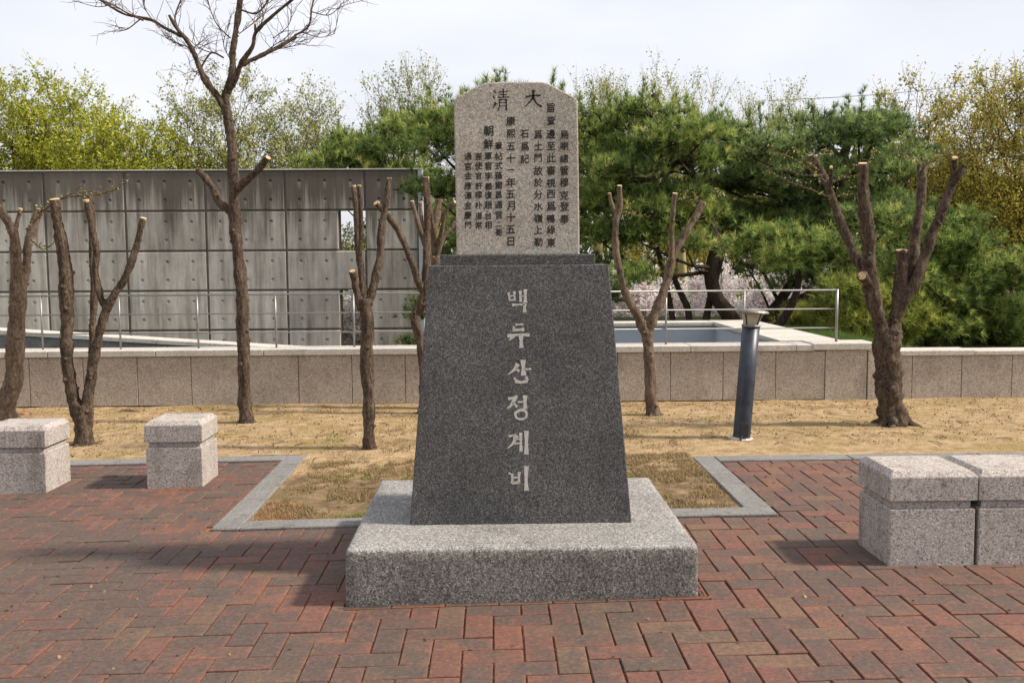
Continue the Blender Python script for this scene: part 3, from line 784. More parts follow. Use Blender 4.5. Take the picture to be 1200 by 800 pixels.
# ------------------------------------------------------------------ concrete wall
CY = 22.1
cw = empty('concrete_wall', (-8, CY, -1), 'tall weathered board-marked concrete wall with tie holes and two openings', 'wall')
ztop = P(300, 199.8, CY).z
CWd = 1.8; xj0 = P(428, 250, CY).x
def cpanel(nc, nr, cwid, chei, w, h):
    """panel mesh with one conical tie hole per cell, its joints bevelled"""
    v, f = [], []; hr, hd, ns = .044, .032, 8
    x0, z0 = 0, 0
    for i in range(nc):
        for j in range(nr):
            xa, xb = i*w/nc, (i+1)*w/nc; za, zb = j*h/nr, (j+1)*h/nr; cx, cz = (xa+xb)/2, (za+zb)/2; n0 = len(v)
            v += [(xa, 0, za), (xb, 0, za), (xb, 0, zb), (xa, 0, zb)]
            for q in range(ns):
                an = 2*PI*(q+.5)/ns-PI/2-PI/ns*0; v.append((cx+hr*math.cos(an), 0, cz+hr*math.sin(an)))
            for q in range(ns):
                an = 2*PI*(q+.5)/ns-PI/2; v.append((cx+hr*.6*math.cos(an), hd, cz+hr*.6*math.sin(an)))
            R0 = n0+4
            # corners sit between ring vertices: ring index 0 is just right of straight down
            order = [(0, (7, 6)), (1, (1, 0)), (2, (3, 2)), (3, (5, 4))]
            # bottom quad, right quad, top quad, left quad and corner triangles
            f += [(n0, n0+1, R0+0, R0+7), (n0+1, n0+2, R0+2, R0+1), (n0+2, n0+3, R0+4, R0+3), (n0+3, n0, R0+6, R0+5)]
            f += [(n0+1, R0+1, R0+0), (n0+2, R0+3, R0+2), (n0+3, R0+5, R0+4), (n0, R0+7, R0+6)]
            for q in range(ns):
                q2 = (q+1) % ns; f.append((R0+q, R0+q2, R0+ns+q2, R0+ns+q))
            f.append(tuple(R0+ns+q for q in range(ns)))
    b = .016; n0 = len(v)
    v += [(0, 0, 0), (w, 0, 0), (w, 0, h), (0, 0, h), (-b, b*1.2, -b), (w+b, b*1.2, -b), (w+b, b*1.2, h+b), (-b, b*1.2, h+b), (-b, .06, -b), (w+b, .06, -b), (w+b, .06, h+b), (-b, .06, h+b)]
    for a in (0, 4):
        for q in range(4): f.append((n0+a+(q+1) % 4, n0+a+q, n0+a+4+q, n0+a+4+(q+1) % 4))
    me = bpy.data.meshes.new('panel'); me.from_pydata(v, [], f); me.update(); me.materials.append(M['concrete']); return me
GP = .036
fullp = cpanel(3, 2, .6, .45, 1.8-2*GP, .9-2*GP); twop = cpanel(2, 2, .6, .45, 1.2-2*GP, .9-2*GP)
core = MB()
for c in range(-8, 2):
    xa = xj0+(c-1)*CWd                                   # c = 0: panel left of joint 428, c = 1: the 1.2 m end panel
    for r in range(0, 6):
        zb_ = ztop-.9*(r+1); two = (c == 1) or (c == 0 and r in (1, 3, 4, 5))
        o = bpy.data.objects.new('panel', twop if two else fullp); COL.objects.link(o); o.parent = cw; o.matrix_parent_inverse = Matrix.Translation(cw.location).inverted()
        o.location = (xa+GP, CY, zb_+GP)
        core.box(xa+(.001 if c == 0 else 0), xa+(1.2 if two else 1.8)-(.001 if c == 0 else 0), CY+.035, CY+.34, zb_+.0005, zb_+.8995)
core.build('wall_core', M['recess'], cw)
bbox('end_strip', xj0+1.203, xj0+1.30, CY-.012, CY+.345, ztop-5.4, ztop-.001, M['bluewall'], cw, .004)
bbox('wall_cap', xj0-9*CWd, xj0+1.31, CY-.02, CY+.36, ztop+.001, ztop+.03, M['coping'], cw, .004)

# ------------------------------------------------------------------ bollard lamp
lp = G(869, 516.5)
lamp = empty('bollard_lamp', lp, 'leaning dark blue bollard lamp with glass head and flat metal cap', 'lamp')
LY = lp.y
b0 = P(868.5, 517, LY); b1 = P(880.2, 381, LY+.02)
ax = (b1-b0).normalized()
mb = MB(); mb.tube([b0-ax*.05, b0, b0.lerp(b1, .5), b1], [.069]*4, 28); mb.build('post', M['navy'], lamp, True)
mb = MB(); mb.tube([b0-ax*.06, b0+ax*.026, b0+ax*.036], [.115, .11, .095], 14); mb.build('base_plate', M['coping'], lamp)
h0, h1 = b1+ax*.0, b1+ax*.095
mb = MB(); mb.tube([h0, h1], [.052, .086], 12); mb.build('lamp_glass', M['glass'], lamp)
for k in range(4):
    an = k*PI/2+.7; e = Vector((math.cos(an), math.sin(an), 0))
    mb = MB(); mb.tube([h0+e*.055, h1+e*.089], [.005, .005], 6); mb.build('glass_rib', M['navy'], lamp)
mb = MB(); mb.tube([h1, h1+ax*.008, h1+ax*.024, h1+ax*.032], [.126, .132, .122, .05], 28); mb.build('cap', M['capmetal'], lamp)
mb = MB(); mb.tube([h0-ax*.015, h0+ax*.004], [.074, .074], 28); mb.build('collar', M['capmetal'], lamp, True)
jb = b0+ax*.11+Vector((-.01, -.07, 0))
mb = MB(); mb.box(jb.x-.026, jb.x+.03, jb.y-.03, jb.y+.02, jb.z-.06, jb.z+.05); mb.tube([jb+Vector((.0, -.01, -.03)), jb+Vector((-.03, -.035, -.07)), jb+Vector((-.02, -.02, -.12))], [.009]*3, 8)
mb.build('junction_box', M['graypipe'], lamp)

# ------------------------------------------------------------------ pruned trees of the bed
def limb_pts(pts, Y, dY, fine=6):
    """pts: (px, py, radius_px, [dy]) -> smooth 3-D path and radii"""
    P3, R3 = [], []
    n = len(pts)
    for i, q in enumerate(pts):
        yy = Y+dY*i/max(1, n-1)+(q[3] if len(q) > 3 else 0)
        P3.append(P(q[0], q[1], yy)); R3.append(q[2]*.93*yy/F)
    S = catmull(P3, fine); Rr = []
    for i in range(n-1):
        for j in range(fine): Rr.append(R3[i]+(R3[i+1]-R3[i])*j/fine)
    Rr.append(R3[-1])
    return S, Rr
def knobby(S, Rr, amp=.09):
    out = []
    for i, r in enumerate(Rr):
        out.append(r*(1+amp*mn.noise(Vector((i*.33, S[0].x*9, S[0].z*5)))))
    return out
def tree(label, base, limbs, name='pollarded_tree', mat='bark', cuts=(), cat='tree', group='bare pruned trees on the sandy strip', root_flare=1.35, twigs=()):
    Y = base[1]; root = empty(name, P(*base[0], Y), label, cat, group)
    for k, (dY, pts, cut) in enumerate(limbs):
        S, Rr = limb_pts(pts, Y, dY, 10)
        Rr = knobby(S, Rr, .1 if k == 0 else .18)
        if k == 0:
            S = [S[0]+(S[0]-S[1]).normalized()*.08]+S; Rr = [Rr[0]*root_flare*1.1]+Rr
            
            for q in range(1, 8): Rr[q] *= 1+(root_flare-1)*(1-q/8)**2
        mb = MB(); mb.tube(S, Rr, 20 if Rr[0] > .03 else 12, .0, bark=.26)
        # knots
        for q in range(3, len(S)-2):
            if random.random() < .13 and Rr[q] > .018:
                d = Vector((random.uniform(-1, 1), random.uniform(-1, .3), random.uniform(-.2, .5))).normalized()
                mb.tube([S[q]+d*Rr[q]*.5, S[q]+d*Rr[q]*1.0, S[q]+d*Rr[q]*1.28], [Rr[q]*.5, Rr[q]*.36, Rr[q]*.16], 7, .12)
        if k == 0 and name != 'x':
            bp = S[1]; rb = Rr[1]/root_flare; a0_ = random.uniform(0, 6)
            for q in range(6):
                an = a0_+q*PI/3+random.uniform(-.3, .3); e = Vector((math.cos(an), math.sin(an), 0)); L = rb*random.uniform(1.0, 1.9)
                mb.tube(catmull([bp+e*rb*.35+Vector((0, 0, rb*1.7)), bp+e*rb*.85+Vector((0, 0, rb*.55)), bp+e*(rb+L*.5)+Vector((0, 0, rb*.1)), bp+e*(rb+L)-Vector((0, 0, rb*.25))], 4),
                        [rb*.42*(1-.72*t/12) for t in range(13)], 9, .0, bark=.25)
        o = mb.build('trunk' if k == 0 else 'limb', M[mat], root, True)
        if cut:
            t = (S[-1]-S[-2]).normalized(); t = (t+Vector((.0, -.25, .25))).normalized()
            c = MB(); c.tube([S[-1]-t*.01, S[-1]+t*.006], [Rr[-1]*1.0, Rr[-1]*.96], 12, .03); c.build('cut_end', M['cut'], o)
    if twigs:
        mb = MB()
        for tw in twigs:
            S, Rr = limb_pts(tw, Y, 0); mb.tube(S, Rr, 5)
            for q in range(2, len(S)) if name == 'bare_tree' else range(2, len(S), 2):
                if name == 'bare_tree':                  # long fine shoots, each forking once
                    if random.random() < .3: continue
                    d = ((S[min(q+1, len(S)-1)]-S[q-1]).normalized()*.7+Vector((random.uniform(-1, 1), random.uniform(-.6, .6), random.uniform(-.2, .9)))).normalized()*random.uniform(.10, .34)
                    j_ = lambda v: Vector([random.uniform(-v, v) for _ in range(3)])
                    w_ = [S[q]]+[S[q]+d*t+Vector((0, 0, .05*t*(1-t)))+j_(.013) for t in (.25, .5, .75, 1)]
                    mb.tube(w_, [.0032, .0028, .0023, .0018, .0011], 4)
                    for t_ in (1, 2, 3):
                        if random.random() < .6:
                            d2 = (d.normalized()*.7+j_(.8)).normalized()*random.uniform(.04, .12); mb.tube([w_[t_], w_[t_]+d2*.5+j_(.006), w_[t_]+d2], [.0018, .0015, .001], 4)
                    continue
                d = Vector((random.uniform(-1, 1), random.uniform(-1, 1), random.uniform(-.3, 1))).normalized()*random.uniform(.05, .16)
                mb.tube([S[q], S[q]+d*.6+Vector((0, 0, .01)), S[q]+d], [.004, .003, .0015], 4)
        tw_ = mb.build('twigs', M['twig'], root)
        # buds
        V = []
        for v in mb.v[::3]:
            if random.random() < .8: V.append(v)
        if name != 'bare_tree': buds(V, tw_, .012)
    return root
def buds(C, parent, s, mat='palegreen'):
    C = np.array(C, dtype=np.float32); C = C+rng.normal(0, .006, C.shape)
    soup('buds', quads(C, s), 4, rng.random(len(C)), M[mat], parent)
def quads(C, s, flat=0.0):
    n = len(C); a = rng.normal(size=(n, 3)); a /= np.linalg.norm(a, axis=1)[:, None]
    b = rng.normal(size=(n, 3)); b -= a*(a*b).sum(1)[:, None]; b /= np.linalg.norm(b, axis=1)[:, None]
    sz = (s*rng.uniform(.6, 1.3, n))[:, None]
    out = np.empty((n, 4, 3), dtype=np.float32)
    out[:, 0] = C-a*sz; out[:, 1] = C+b*sz*.55; out[:, 2] = C+a*sz; out[:, 3] = C-b*sz*.55
    return out.reshape(-1, 3)

T1 = G(8, 494).y
tree('leaning forked tree at the far left edge behind the cut-off granite seat', ((8, 494), T1), [
    (0, [(6, 494, 13), (10, 470, 11), (17, 435, 10), (19, 390, 9.5), (21, 350, 9), (20, 325, 8)], False),
    (-.15, [(21, 335, 7.5), (19, 307, 7), (16, 275, 6), (8, 258, 5), (-6, 236, 4)], True),
    (.15, [(22, 345, 7), (28, 327, 6), (32, 300, 5), (34, 280, 5), (40, 262, 5), (47, 246, 4)], True),
    (0, [(16, 280, 3), (20, 262, 3), (24, 245, 2.5)], True)], mat='palebark',
    twigs=[[(38, 262, 1.2), (60, 240, 1), (90, 225, .8), (118, 226, .6)], [(44, 250, 1.4), (75, 232, 1.2), (110, 229, 1), (135, 222, .8), (152, 207, .5)], [(36, 280, 1), (50, 292, .8), (62, 286, .5)]])
T2 = G(98, 523).y
tree('multi-stemmed dark tree with three cut stems behind the two left seats', ((98, 523), T2), [
    (0, [(99, 523, 11.5), (98, 505, 11), (97, 488, 11), (95, 474, 10)], False),
    (-.1, [(97, 492, 9), (87, 470, 8.5), (80, 435, 7.5), (78, 400, 7.2), (78, 371, 7.5), (77, 320, 8), (71, 280, 7.2), (67, 255, 6.5), (64, 234, 6)], True),
    (.25, [(101, 490, 5), (106, 440, 4.2), (108, 400, 4), (110, 350, 4), (108, 290, 3.8), (108, 250, 3.6), (106, 230, 3.4)], False),
    (-.05, [(100, 492, 8), (102, 473, 7), (107, 440, 6.4), (112, 415, 6), (118, 385, 5.5), (126, 360, 5.5), (136, 343, 4.8), (147, 325, 4.4), (158, 295, 4), (168, 256, 3.6)], True),
    (-.1, [(125, 364, 5), (117, 345, 4), (112, 320, 4), (113, 295, 4), (108, 265, 4.2), (101, 235, 4)], True)])
T3 = G(289, 498).y
tw3 = []
def twl(*a): tw3.append([(q[0], q[1], q[2]*.75) for q in a])
twl((213, 40, 1.6), (205, 22, 1.4), (212, 0, 1.2)); twl((345, 42, 2), (362, 30, 1.6), (368, 0, 1.3), (390, -30, 1))
twl((168, 24, 2), (150, 16, 1.4), (128, 4, 1.1), (95, -6, .8)); twl((165, 22, 1.2), (150, 34, .9), (141, 36, .5)); twl((187, 33, 1), (172, 14, .8), (166, -6, .6))
twl((270, 45, 1.2), (255, 30, 1), (246, 10, .8), (240, -10, .7)); twl((262, 68, 1.6), (248, 62, 1.5), (238, 75, 1.7), (235, 84, 1.7)); twl((252, 63, 1), (236, 58, .8), (225, 50, .5))
twl((283, 12, 1.6), (300, 16, 1.5), (312, 4, 1.3), (322, -12, 1)); twl((298, 72, 1.2), (318, 60, .9), (340, 55, .7), (362, 50, .5)); twl((312, 60, .9), (332, 48, .7), (352, 52, .4))
twl((300, 38, 1), (308, 22, .8), (306, 4, .6)); twl((214, 55, 1), (202, 48, .8), (196, 45, .5)); twl((225, 62, .9), (232, 52, .7), (245, 58, .5)); twl((365, 14, 1), (385, 18, .8), (400, 8, .5), (420, 2, .4)); twl((280, 40, .8), (296, 28, .7), (318, 10, .5)); twl((270, 70, .8), (262, 52, .7), (268, 30, .5))
twl((232, 75, 1.2), (220, 56, 1), (202, 50, .6)); twl((355, 38, .9), (375, 44, .6), (392, 40, .4)); twl((130, 6, .9), (112, 8, .6), (84, 0, .4)); twl((246, 92, .8), (228, 84, .6), (214, 88, .4)); twl((320, 45, .8), (338, 30, .6), (342, 8, .5))
tree('tall slender bare tree rising above the concrete wall into the sky', ((289, 498), T3), [
    (0, [(290, 498, 9.5), (287, 470, 8), (286, 430, 8), (285, 390, 7.6), (283, 340, 7.2), (279, 300, 7), (276, 262, 7.4), (274, 225, 6), (272, 180, 5.6), (269, 150, 6), (265, 125, 6)], False),
    (.2, [(277, 262, 6), (268, 247, 5), (256, 236, 4.6), (250, 222, 4.4), (240, 208, 4.2), (232, 199, 4)], True),
    (-.2, [(278, 222, 5), (290, 210, 4.4), (302, 200, 4), (314, 185, 3.4)], True),
    (-.1, [(266, 130, 5.2), (256, 115, 4.4), (243, 98, 4), (234, 80, 3.6), (227, 62, 3), (219, 48, 2.6), (207, 33, 2.2), (198, 18, 1.8)], False),
    (.1, [(214, 43, 2.4), (195, 34, 2.2), (178, 24, 2), (160, 20, 1.8), (144, 16, 1.4), (120, 2, 1.2), (100, -12, .8)], False),
    (0, [(265, 126, 5), (265, 108, 4.6), (272, 88, 4.2), (273, 60, 4), (277, 30, 3.8), (281, 5, 3.6), (284, -30, 3)], False),
    (-.2, [(267, 108, 4), (276, 92, 3.4), (284, 72, 3), (296, 55, 2.6), (300, 38, 2.4), (318, 20, 2), (345, -2, 1.6)], False),
    (.2, [(280, 78, 2.8), (300, 68, 2.6), (325, 56, 2.4), (347, 43, 2.2)], False),
    (-.1, [(299, 42, 1.6), (299, 28, 1.6)], True)], name='bare_tree', twigs=tw3)
T4 = G(432, 528).y
tree('upright tree with three cut stems immediately left of the dark pedestal', ((432, 528), T4), [
    (0, [(433, 528, 8), (432, 500, 8), (431, 460, 7.5), (430, 410, 7.8), (430, 375, 8.4), (428, 350, 9)], False),
    (-.05, [(424, 362, 6), (418, 342, 5), (415, 325, 4.4), (413, 318, 4)], True),
    (.1, [(427, 358, 6), (424, 325, 5), (420, 290, 4.4), (418, 250, 4), (414, 218, 3.2)], True),
    (0, [(422, 300, 3), (423, 260, 3), (421, 218, 2.6)], True),
    (.15, [(432, 356, 6), (440, 325, 5), (446, 295, 5), (448, 262, 4.4), (453, 235, 4), (456, 209, 3.6)], True)])
tree('dark crooked tree half hidden by the left side of the pedestal', ((497, 484), 9.1), [
    (0, [(500, 484, 8), (498, 440, 7), (494, 405, 6.4), (488, 380, 6), (488, 367, 6), (495, 355, 6.5), (499, 335, 6.5)], False),
    (.1, [(498, 345, 6), (500, 310, 5.4), (500, 280, 5), (501, 245, 4.6), (499, 208, 4.2)], True),
    (-.2, [(497, 345, 5), (490, 328, 4.5), (480, 300, 4.2), (465, 268, 4), (450, 248, 3.8), (441, 238, 3.6)], True)])
tree('pale many-stemmed pollard seen between the dark crooked tree and the stele', ((520, 480), 9.4), [
    (0, [(519, 482, 9), (518, 430, 8), (516, 370, 8), (512, 320, 7), (510, 300, 6)], False),
    (.1, [(510, 312, 5), (508, 280, 4.4), (512, 255, 4.2), (515, 234, 4)], True),
    (0, [(506, 300, 4), (497, 285, 3.4), (490, 262, 3), (483, 236, 2.6)], True),
    (.2, [(505, 300, 3), (497, 275, 2.6), (492, 237, 2.4)], True),
    (-.1, [(512, 300, 3.6), (518, 270, 3), (524, 245, 2.6), (533, 237, 2.4)], True),
    (.1, [(513, 295, 3.6), (520, 278, 3.2), (533, 262, 3), (548, 252, 2.8)], True),
    (-.2, [(511, 285, 3.4), (506, 262, 3), (503, 236, 2.6)], True)], mat='palebark')
T7 = G(765, 489).y
tree('pale Y-shaped tree standing between the monument and the bollard lamp', ((765, 489), T7), [
    (0, [(766, 489, 9), (763, 465, 7), (762, 430, 7), (760, 405, 7), (757, 388, 8)], False),
    (-.15, [(757, 392, 6.5), (748, 370, 5), (737, 352, 4.6), (729, 328, 4.4), (722, 295, 4.4), (721, 265, 4.2), (726, 240, 3.4), (726, 218, 3)], True),
    (0, [(723, 252, 2.6), (717, 240, 2.6), (714, 227, 2.2)], True),
    (.15, [(758, 390, 6.5), (770, 362, 6), (780, 335, 5.4), (787, 305, 5), (798, 282, 4.6), (812, 260, 4.4), (824, 237, 4)], True),
    (-.05, [(787, 305, 4), (787, 280, 3.4), (788, 255, 3.2), (791, 227, 3.2)], True),
    (0, [(720, 252, 1), (728, 250, 1), (740, 251, .6)], False),
    (-.1, [(768, 484, 4), (778, 490, 3), (786, 492, 1.4)], False), (-.15, [(763, 486, 4), (772, 492, 2.6), (778, 495, 1)], False)], mat='palebark',
    twigs=[[(722, 252, .9), (735, 249, .7), (744, 251, .4)], [(814, 240, .8), (806, 232, .6), (795, 234, .4)], [(818, 236, .8), (812, 226, .5)]])
T8 = G(1046, 501).y
tree('thick pollarded tree with five upright cut limbs behind the right seats', ((1046, 501), T8), [
    (0, [(1047, 501, 18), (1045, 480, 16), (1042, 455, 16), (1040, 425, 16), (1040, 400, 16.5), (1042, 385, 15)], False),
    (-.15, [(1036, 400, 10), (1030, 372, 9), (1022, 345, 9.5), (1018, 315, 8.5), (1018, 285, 8), (1014, 255, 7.6), (1012, 225, 7), (1011, 192, 6)], True),
    (.2, [(1019, 330, 6), (1008, 312, 6), (998, 290, 5.4), (988, 268, 5.2), (978, 240, 5), (968, 212, 4.6), (951, 182, 4)], True),
    (0, [(1045, 392, 9), (1051, 365, 8.4), (1055, 335, 8.2), (1057, 310, 8), (1057, 294, 7.6)], True),
    (.25, [(1056, 350, 6), (1066, 325, 6.4), (1070, 300, 6.6), (1074, 270, 6.4), (1078, 245, 6), (1080, 220, 6), (1081, 193, 5.4)], True),
    (-.1, [(1044, 390, 8), (1052, 366, 7.8), (1066, 342, 7.4), (1080, 310, 6.8), (1092, 275, 6), (1102, 252, 5.6), (1112, 225, 5), (1122, 208, 4.4), (1131, 194, 3.6)], True),
    (-.15, [(1112, 225, 4), (1117, 205, 3.6), (1119, 185, 3.4)], True),
    (-.25, [(1020, 335, 6), (1015, 328, 6), (1010, 323, 6)], True),
    (-.12, [(972, 222, 3), (974, 205, 2.4), (974, 196, 2)], True)], root_flare=1.22,
    twigs=[[(968, 214, 1.3), (945, 196, 1), (920, 182, .8), (903, 179, .5)], [(974, 232, 1.1), (950, 222, .9), (925, 213, .7), (900, 200, .5)], [(960, 200, 1), (945, 190, .8), (935, 178, .5)],
           [(972, 215, .9), (990, 208, .7), (1010, 205, .5)], [(976, 230, .9), (996, 228, .6), (1008, 224, .4)], [(955, 186, .9), (968, 180, .6), (975, 178, .4)],
           [(1081, 196, .9), (1100, 184, .7), (1125, 180, .5), (1150, 182, .4)], [(1119, 188, .7), (1138, 178, .5), (1158, 180, .3)], [(1081, 196, .8), (1070, 186, .6), (1050, 183, .3)], [(1012, 195, .9), (1022, 184, .6), (1024, 178, .4)], [(1012, 200, .8), (1000, 192, .5)], [(966, 205, 1), (940, 205, .7), (915, 196, .5)]])

# ------------------------------------------------------------------ background trees
def tufts(C, D, n, L, w, spread=.9):
    """needle tufts: centres C, axes D -> triangles"""
    N = len(C); C = np.repeat(C, n, 0); D = np.repeat(D, n, 0)
    d = D+rng.normal(0, spread, (N*n, 3)); d /= np.linalg.norm(d, axis=1)[:, None]
    s = rng.normal(size=(N*n, 3)); s -= d*(s*d).sum(1)[:, None]; s /= np.linalg.norm(s, axis=1)[:, None]
    ln = (L*rng.uniform(.65, 1.15, N*n))[:, None]
    st = C-D*L*.25*rng.random((N*n, 1))
    out = np.empty((N*n, 3, 3), dtype=np.float32)
    out[:, 0] = st-s*w/2; out[:, 1] = st+s*w/2; out[:, 2] = st+d*ln
    return out.reshape(-1, 3)

def outl(x, tab): return float(np.interp(x, [t[0] for t in tab], [t[1] for t in tab]))
TOP = [(355, 205), (372, 185), (400, 158), (430, 142), (460, 125), (500, 112), (535, 108), (560, 98), (582, 86), (610, 100), (635, 98), (652, 86), (680, 112), (720, 108), (760, 104), (800, 124), (850, 132), (900, 124), (930, 136), (965, 120), (1000, 116), (1040, 108), (1060, 125), (1066, 150)]
BOT = [(355, 215), (400, 230), (470, 260), (480, 400), (545, 400), (560, 330), (670, 330), (690, 385), (735, 380), (750, 330), (800, 300), (850, 285), (900, 300), (950, 330), (1010, 330), (1060, 300), (1066, 200)]
pines = [  # trunk polyline, name label, needle material, range of x it owns, depth
    dict(x=(355, 500), Y=24.5, tr=[(440, 432, 9), (436, 300, 8), (444, 220, 7), (450, 150, 4)], mat='pine', label='dark green pine rising above the right end of the concrete wall'),
    dict(x=(500, 690), Y=19.0, tr=[(560, 395, 11), (566, 300, 10), (590, 200, 8), (610, 120, 4)], mat='pine', label='broad pine directly behind the stele, its top shoots showing above it'),
    dict(x=(690, 850), Y=17.2, tr=[(868, 392, 11), (852, 366, 10), (838, 345, 9), (833, 318, 8), (838, 285, 7.5), (822, 230, 6), (790, 160, 5), (765, 110, 3)], ex=[[(790, 388, 4), (786, 360, 4), (780, 330, 3.5), (770, 290, 3)], [(808, 388, 5), (806, 362, 4.6), (796, 340, 4), (788, 320, 3)], [(826, 388, 5), (830, 360, 4.5), (838, 330, 4), (846, 300, 3)]], mat='pine', label='spreading bright pine right of the stele with crooked dark trunk'),
    dict(x=(850, 1070), Y=18.6, tr=[(872, 392, 11), (892, 378, 10), (918, 362, 9), (945, 350, 8.5), (968, 335, 8), (985, 300, 7), (985, 200, 6), (1010, 130, 4)], ex=[[(893, 377, 7), (912, 356, 6.5), (926, 334, 6), (940, 322, 5), (975, 325, 5), (1010, 327, 4), (1045, 322, 3)]], mat='pineblue', label='blue-green pine behind the thick pollarded tree, low limb sweeping right'),
]
pads = []
for row in range(14):
    y = 92+row*25
    x = 350+(row % 2)*22
    while x < 1070:
        xx, yy = x+random.uniform(-12, 12), y+random.uniform(-9, 9)
        t, b = outl(xx, TOP), outl(xx, BOT)
        if t+8 < yy < b: pads.append((xx, yy, (yy-t), b-yy))
        x += 43
def pad_foliage(cx, cy, cz, rx, ry, rz, nsub, per, L, w, n, tops, store, tw, up=.55):
    cen = np.array((cx, cy, cz))
    for s in range(nsub):
        d = rng.normal(size=3); d /= np.linalg.norm(d); d[2] = abs(d[2])*1.0-.25
        c = cen+d*np.array((rx, ry, rz))*rng.uniform(.45, 1.0)
        tw.append((Vector((cx, cy, cz-rz*.5)), Vector(c)))
        sub = c+rng.normal(0, 1, (per, 3))*np.array((.17, .17, .09))
        D = (sub-cen)/np.array((rx, ry, rz)); D[:, 2] += up*2.2; D += rng.normal(0, .45, D.shape); D /= np.linalg.norm(D, axis=1)[:, None]
        v = tufts(sub, D, n, L, w, .62); tone = rng.uniform(-.30, .26)
        r = np.clip(np.repeat(.5+tone+rng.normal(0, .16, per), n)+rng.normal(0, .10, per*n), 0, 1)
        store.append((v, r))
def branchpath(a, b, sag=.2):
    m = a.lerp(b, .5)+Vector((random.uniform(-.2, .2), random.uniform(-.2, .2), -sag+random.uniform(-.1, .15)))
    return catmull([a, m, b], 4)
for k, pn in enumerate(pines):
    root = empty('pine_tree', P(*pn['tr'][0][:2], pn['Y']), pn['label'], 'tree', 'pines behind the low wall')
    S, Rr = limb_pts(pn['tr'], pn['Y'], 0)
    mb = MB(); mb.tube(S, knobby(S, Rr, .12), 10, .06); mb.build('trunk', M['darkbark'], root, True)
    for ex in pn.get('ex', ()):
        Sx, Rx = limb_pts(ex, pn['Y'], .4); b2 = MB(); b2.tube(Sx, knobby(Sx, Rx, .12), 8, .06); b2.build('limb', M['darkbark'], root, True)
    store, tw = [], []; br = MB()
    for (x, y, dt, db) in pads:
        if not (pn['x'][0] <= x < pn['x'][1]): continue
        sparse = (740 < x < 1000 and y > 262)
        if sparse and random.random() < .35: continue
        if dt > 30 and random.random() < .16: continue
        for layer in (0, 1):
            if layer and (sparse or random.random() < .55): continue
            Y = pn['Y']+random.uniform(-1.3, .6)+layer*1.4; Y = max(Y, 14.4 if x < 690 or x > 400 else 23)
            if x < 500: Y = max(Y, 23.2)
            c = P(x+random.uniform(-10, 10), y+8+random.uniform(-6, 6), Y); sc = Y/18
            rx = random.uniform(.5, .78)*sc; rz = random.uniform(.2, .3)*sc
            pad_foliage(c.x, c.y, c.z, rx, rx, rz, 12 if not sparse else 9, 14, .17*sc, .0135*sc, 17, 0, store, tw)
            q = min(range(len(S)), key=lambda i: (S[i]-(c-Vector((0, 0, .5)))).length)
            if layer == 0 and not (y > 285 and random.random() < .75):
                pts = branchpath(S[q], Vector((c.x, c.y, c.z-rz*.6))); L_ = len(pts)
                br.tube(pts, [(.03 if sparse else .045)*(1-.75*i/L_) for i in range(L_)], 6, .1)
    # upright leader shoots along the top outline
    x = pn['x'][0]+6
    while x < pn['x'][1]:
        t = outl(x, TOP); Y = max(pn['Y']+random.uniform(-.6, .6), 23.2 if x < 500 else 0)
        base = P(x, t+22, Y); tip = P(x+random.uniform(-5, 5), t-random.uniform(-6, 11), Y)
        C = np.array([base.lerp(tip, q/9) for q in range(10)])+rng.normal(0, .03, (10, 3)); D = np.tile(np.array((tip-base).normalized()), (10, 1))
        store.append((tufts(C, D, 26, .15, .0105, .55), np.clip(rng.normal(.55, .15, 260), 0, 1))); br.tube([base, tip], [.012, .006], 4)
        x += random.uniform(9, 22)
    for a, b in tw:
        br.tube([a, b], [.012, .005], 3, cap=False)
    br.build('branches', M['darkbark'], root, True)
    soup('crown', np.concatenate([s[0] for s in store]), 3, np.concatenate([s[1] for s in store]), M[pn['mat']], root)

# low pines right and yellow-green ones behind the wall
def small_pine(label, Y, base, padlist, mat, trunk, n=22, L=.17):
    root = empty('young_pine', P(*base, Y), label, 'tree', 'young pines behind the right part of the wall')
    S, Rr = limb_pts(trunk, Y, 0); mb = MB(); mb.tube(S, Rr, 8, .06); mb.build('trunk', M['darkbark'], root, True)
    store, tw = [], []; br = MB()
    for x, y, w in padlist:
        yy = Y+random.uniform(-.8, .8); c = P(x, y, yy); rx = w*yy/F
        pad_foliage(c.x, c.y, c.z, rx, rx*.8, rx*.45, 13, 15, L*.8, .0115, n-4, 0, store, tw, .35)
        q = min(range(len(S)), key=lambda i: (S[i]-c).length)
        br.tube(branchpath(S[q], c, .1), [.02]*9, 5)
    for a, b in tw: br.tube([a, b], [.008, .004], 3, cap=False)
    br.build('branches', M['darkbark'], root, True)
    soup('crown', np.concatenate([s[0] for s in store]), 3, np.concatenate([s[1] for s in store]), M[mat], root)
def fill(x0, x1, y0, y1, sx, sy, w, jit=8):
    out = []; y = y0; r = 0
    while y < y1:
        x = x0+(r % 2)*sx/2
        while x < x1: out.append((x+random.uniform(-jit, jit), y+random.uniform(-jit, jit)*.6, w*random.uniform(.8, 1.15))); x += sx
        y += sy; r += 1
    return out
small_pine('bushy green pine filling the right edge above the lower wall', 15.5, (1165, 412), fill(1120, 1235, 318, 410, 34, 20, 26), 'pine', [(1165, 412, 6), (1160, 370, 5), (1168, 320, 4)])
small_pine('green pine immediately right of the thick pollarded tree', 15.0, (1090, 412), fill(1052, 1130, 262, 408, 30, 21, 24), 'pine', [(1088, 412, 5), (1086, 350, 4), (1080, 270, 3)])
small_pine('yellow-green low pine left of the thick pollarded tree', 14.2, (1000, 405), fill(985, 1075, 338, 404, 26, 17, 19), 'pinelight', [(1003, 405, 5), (1002, 375, 4), (1012, 340, 3)])
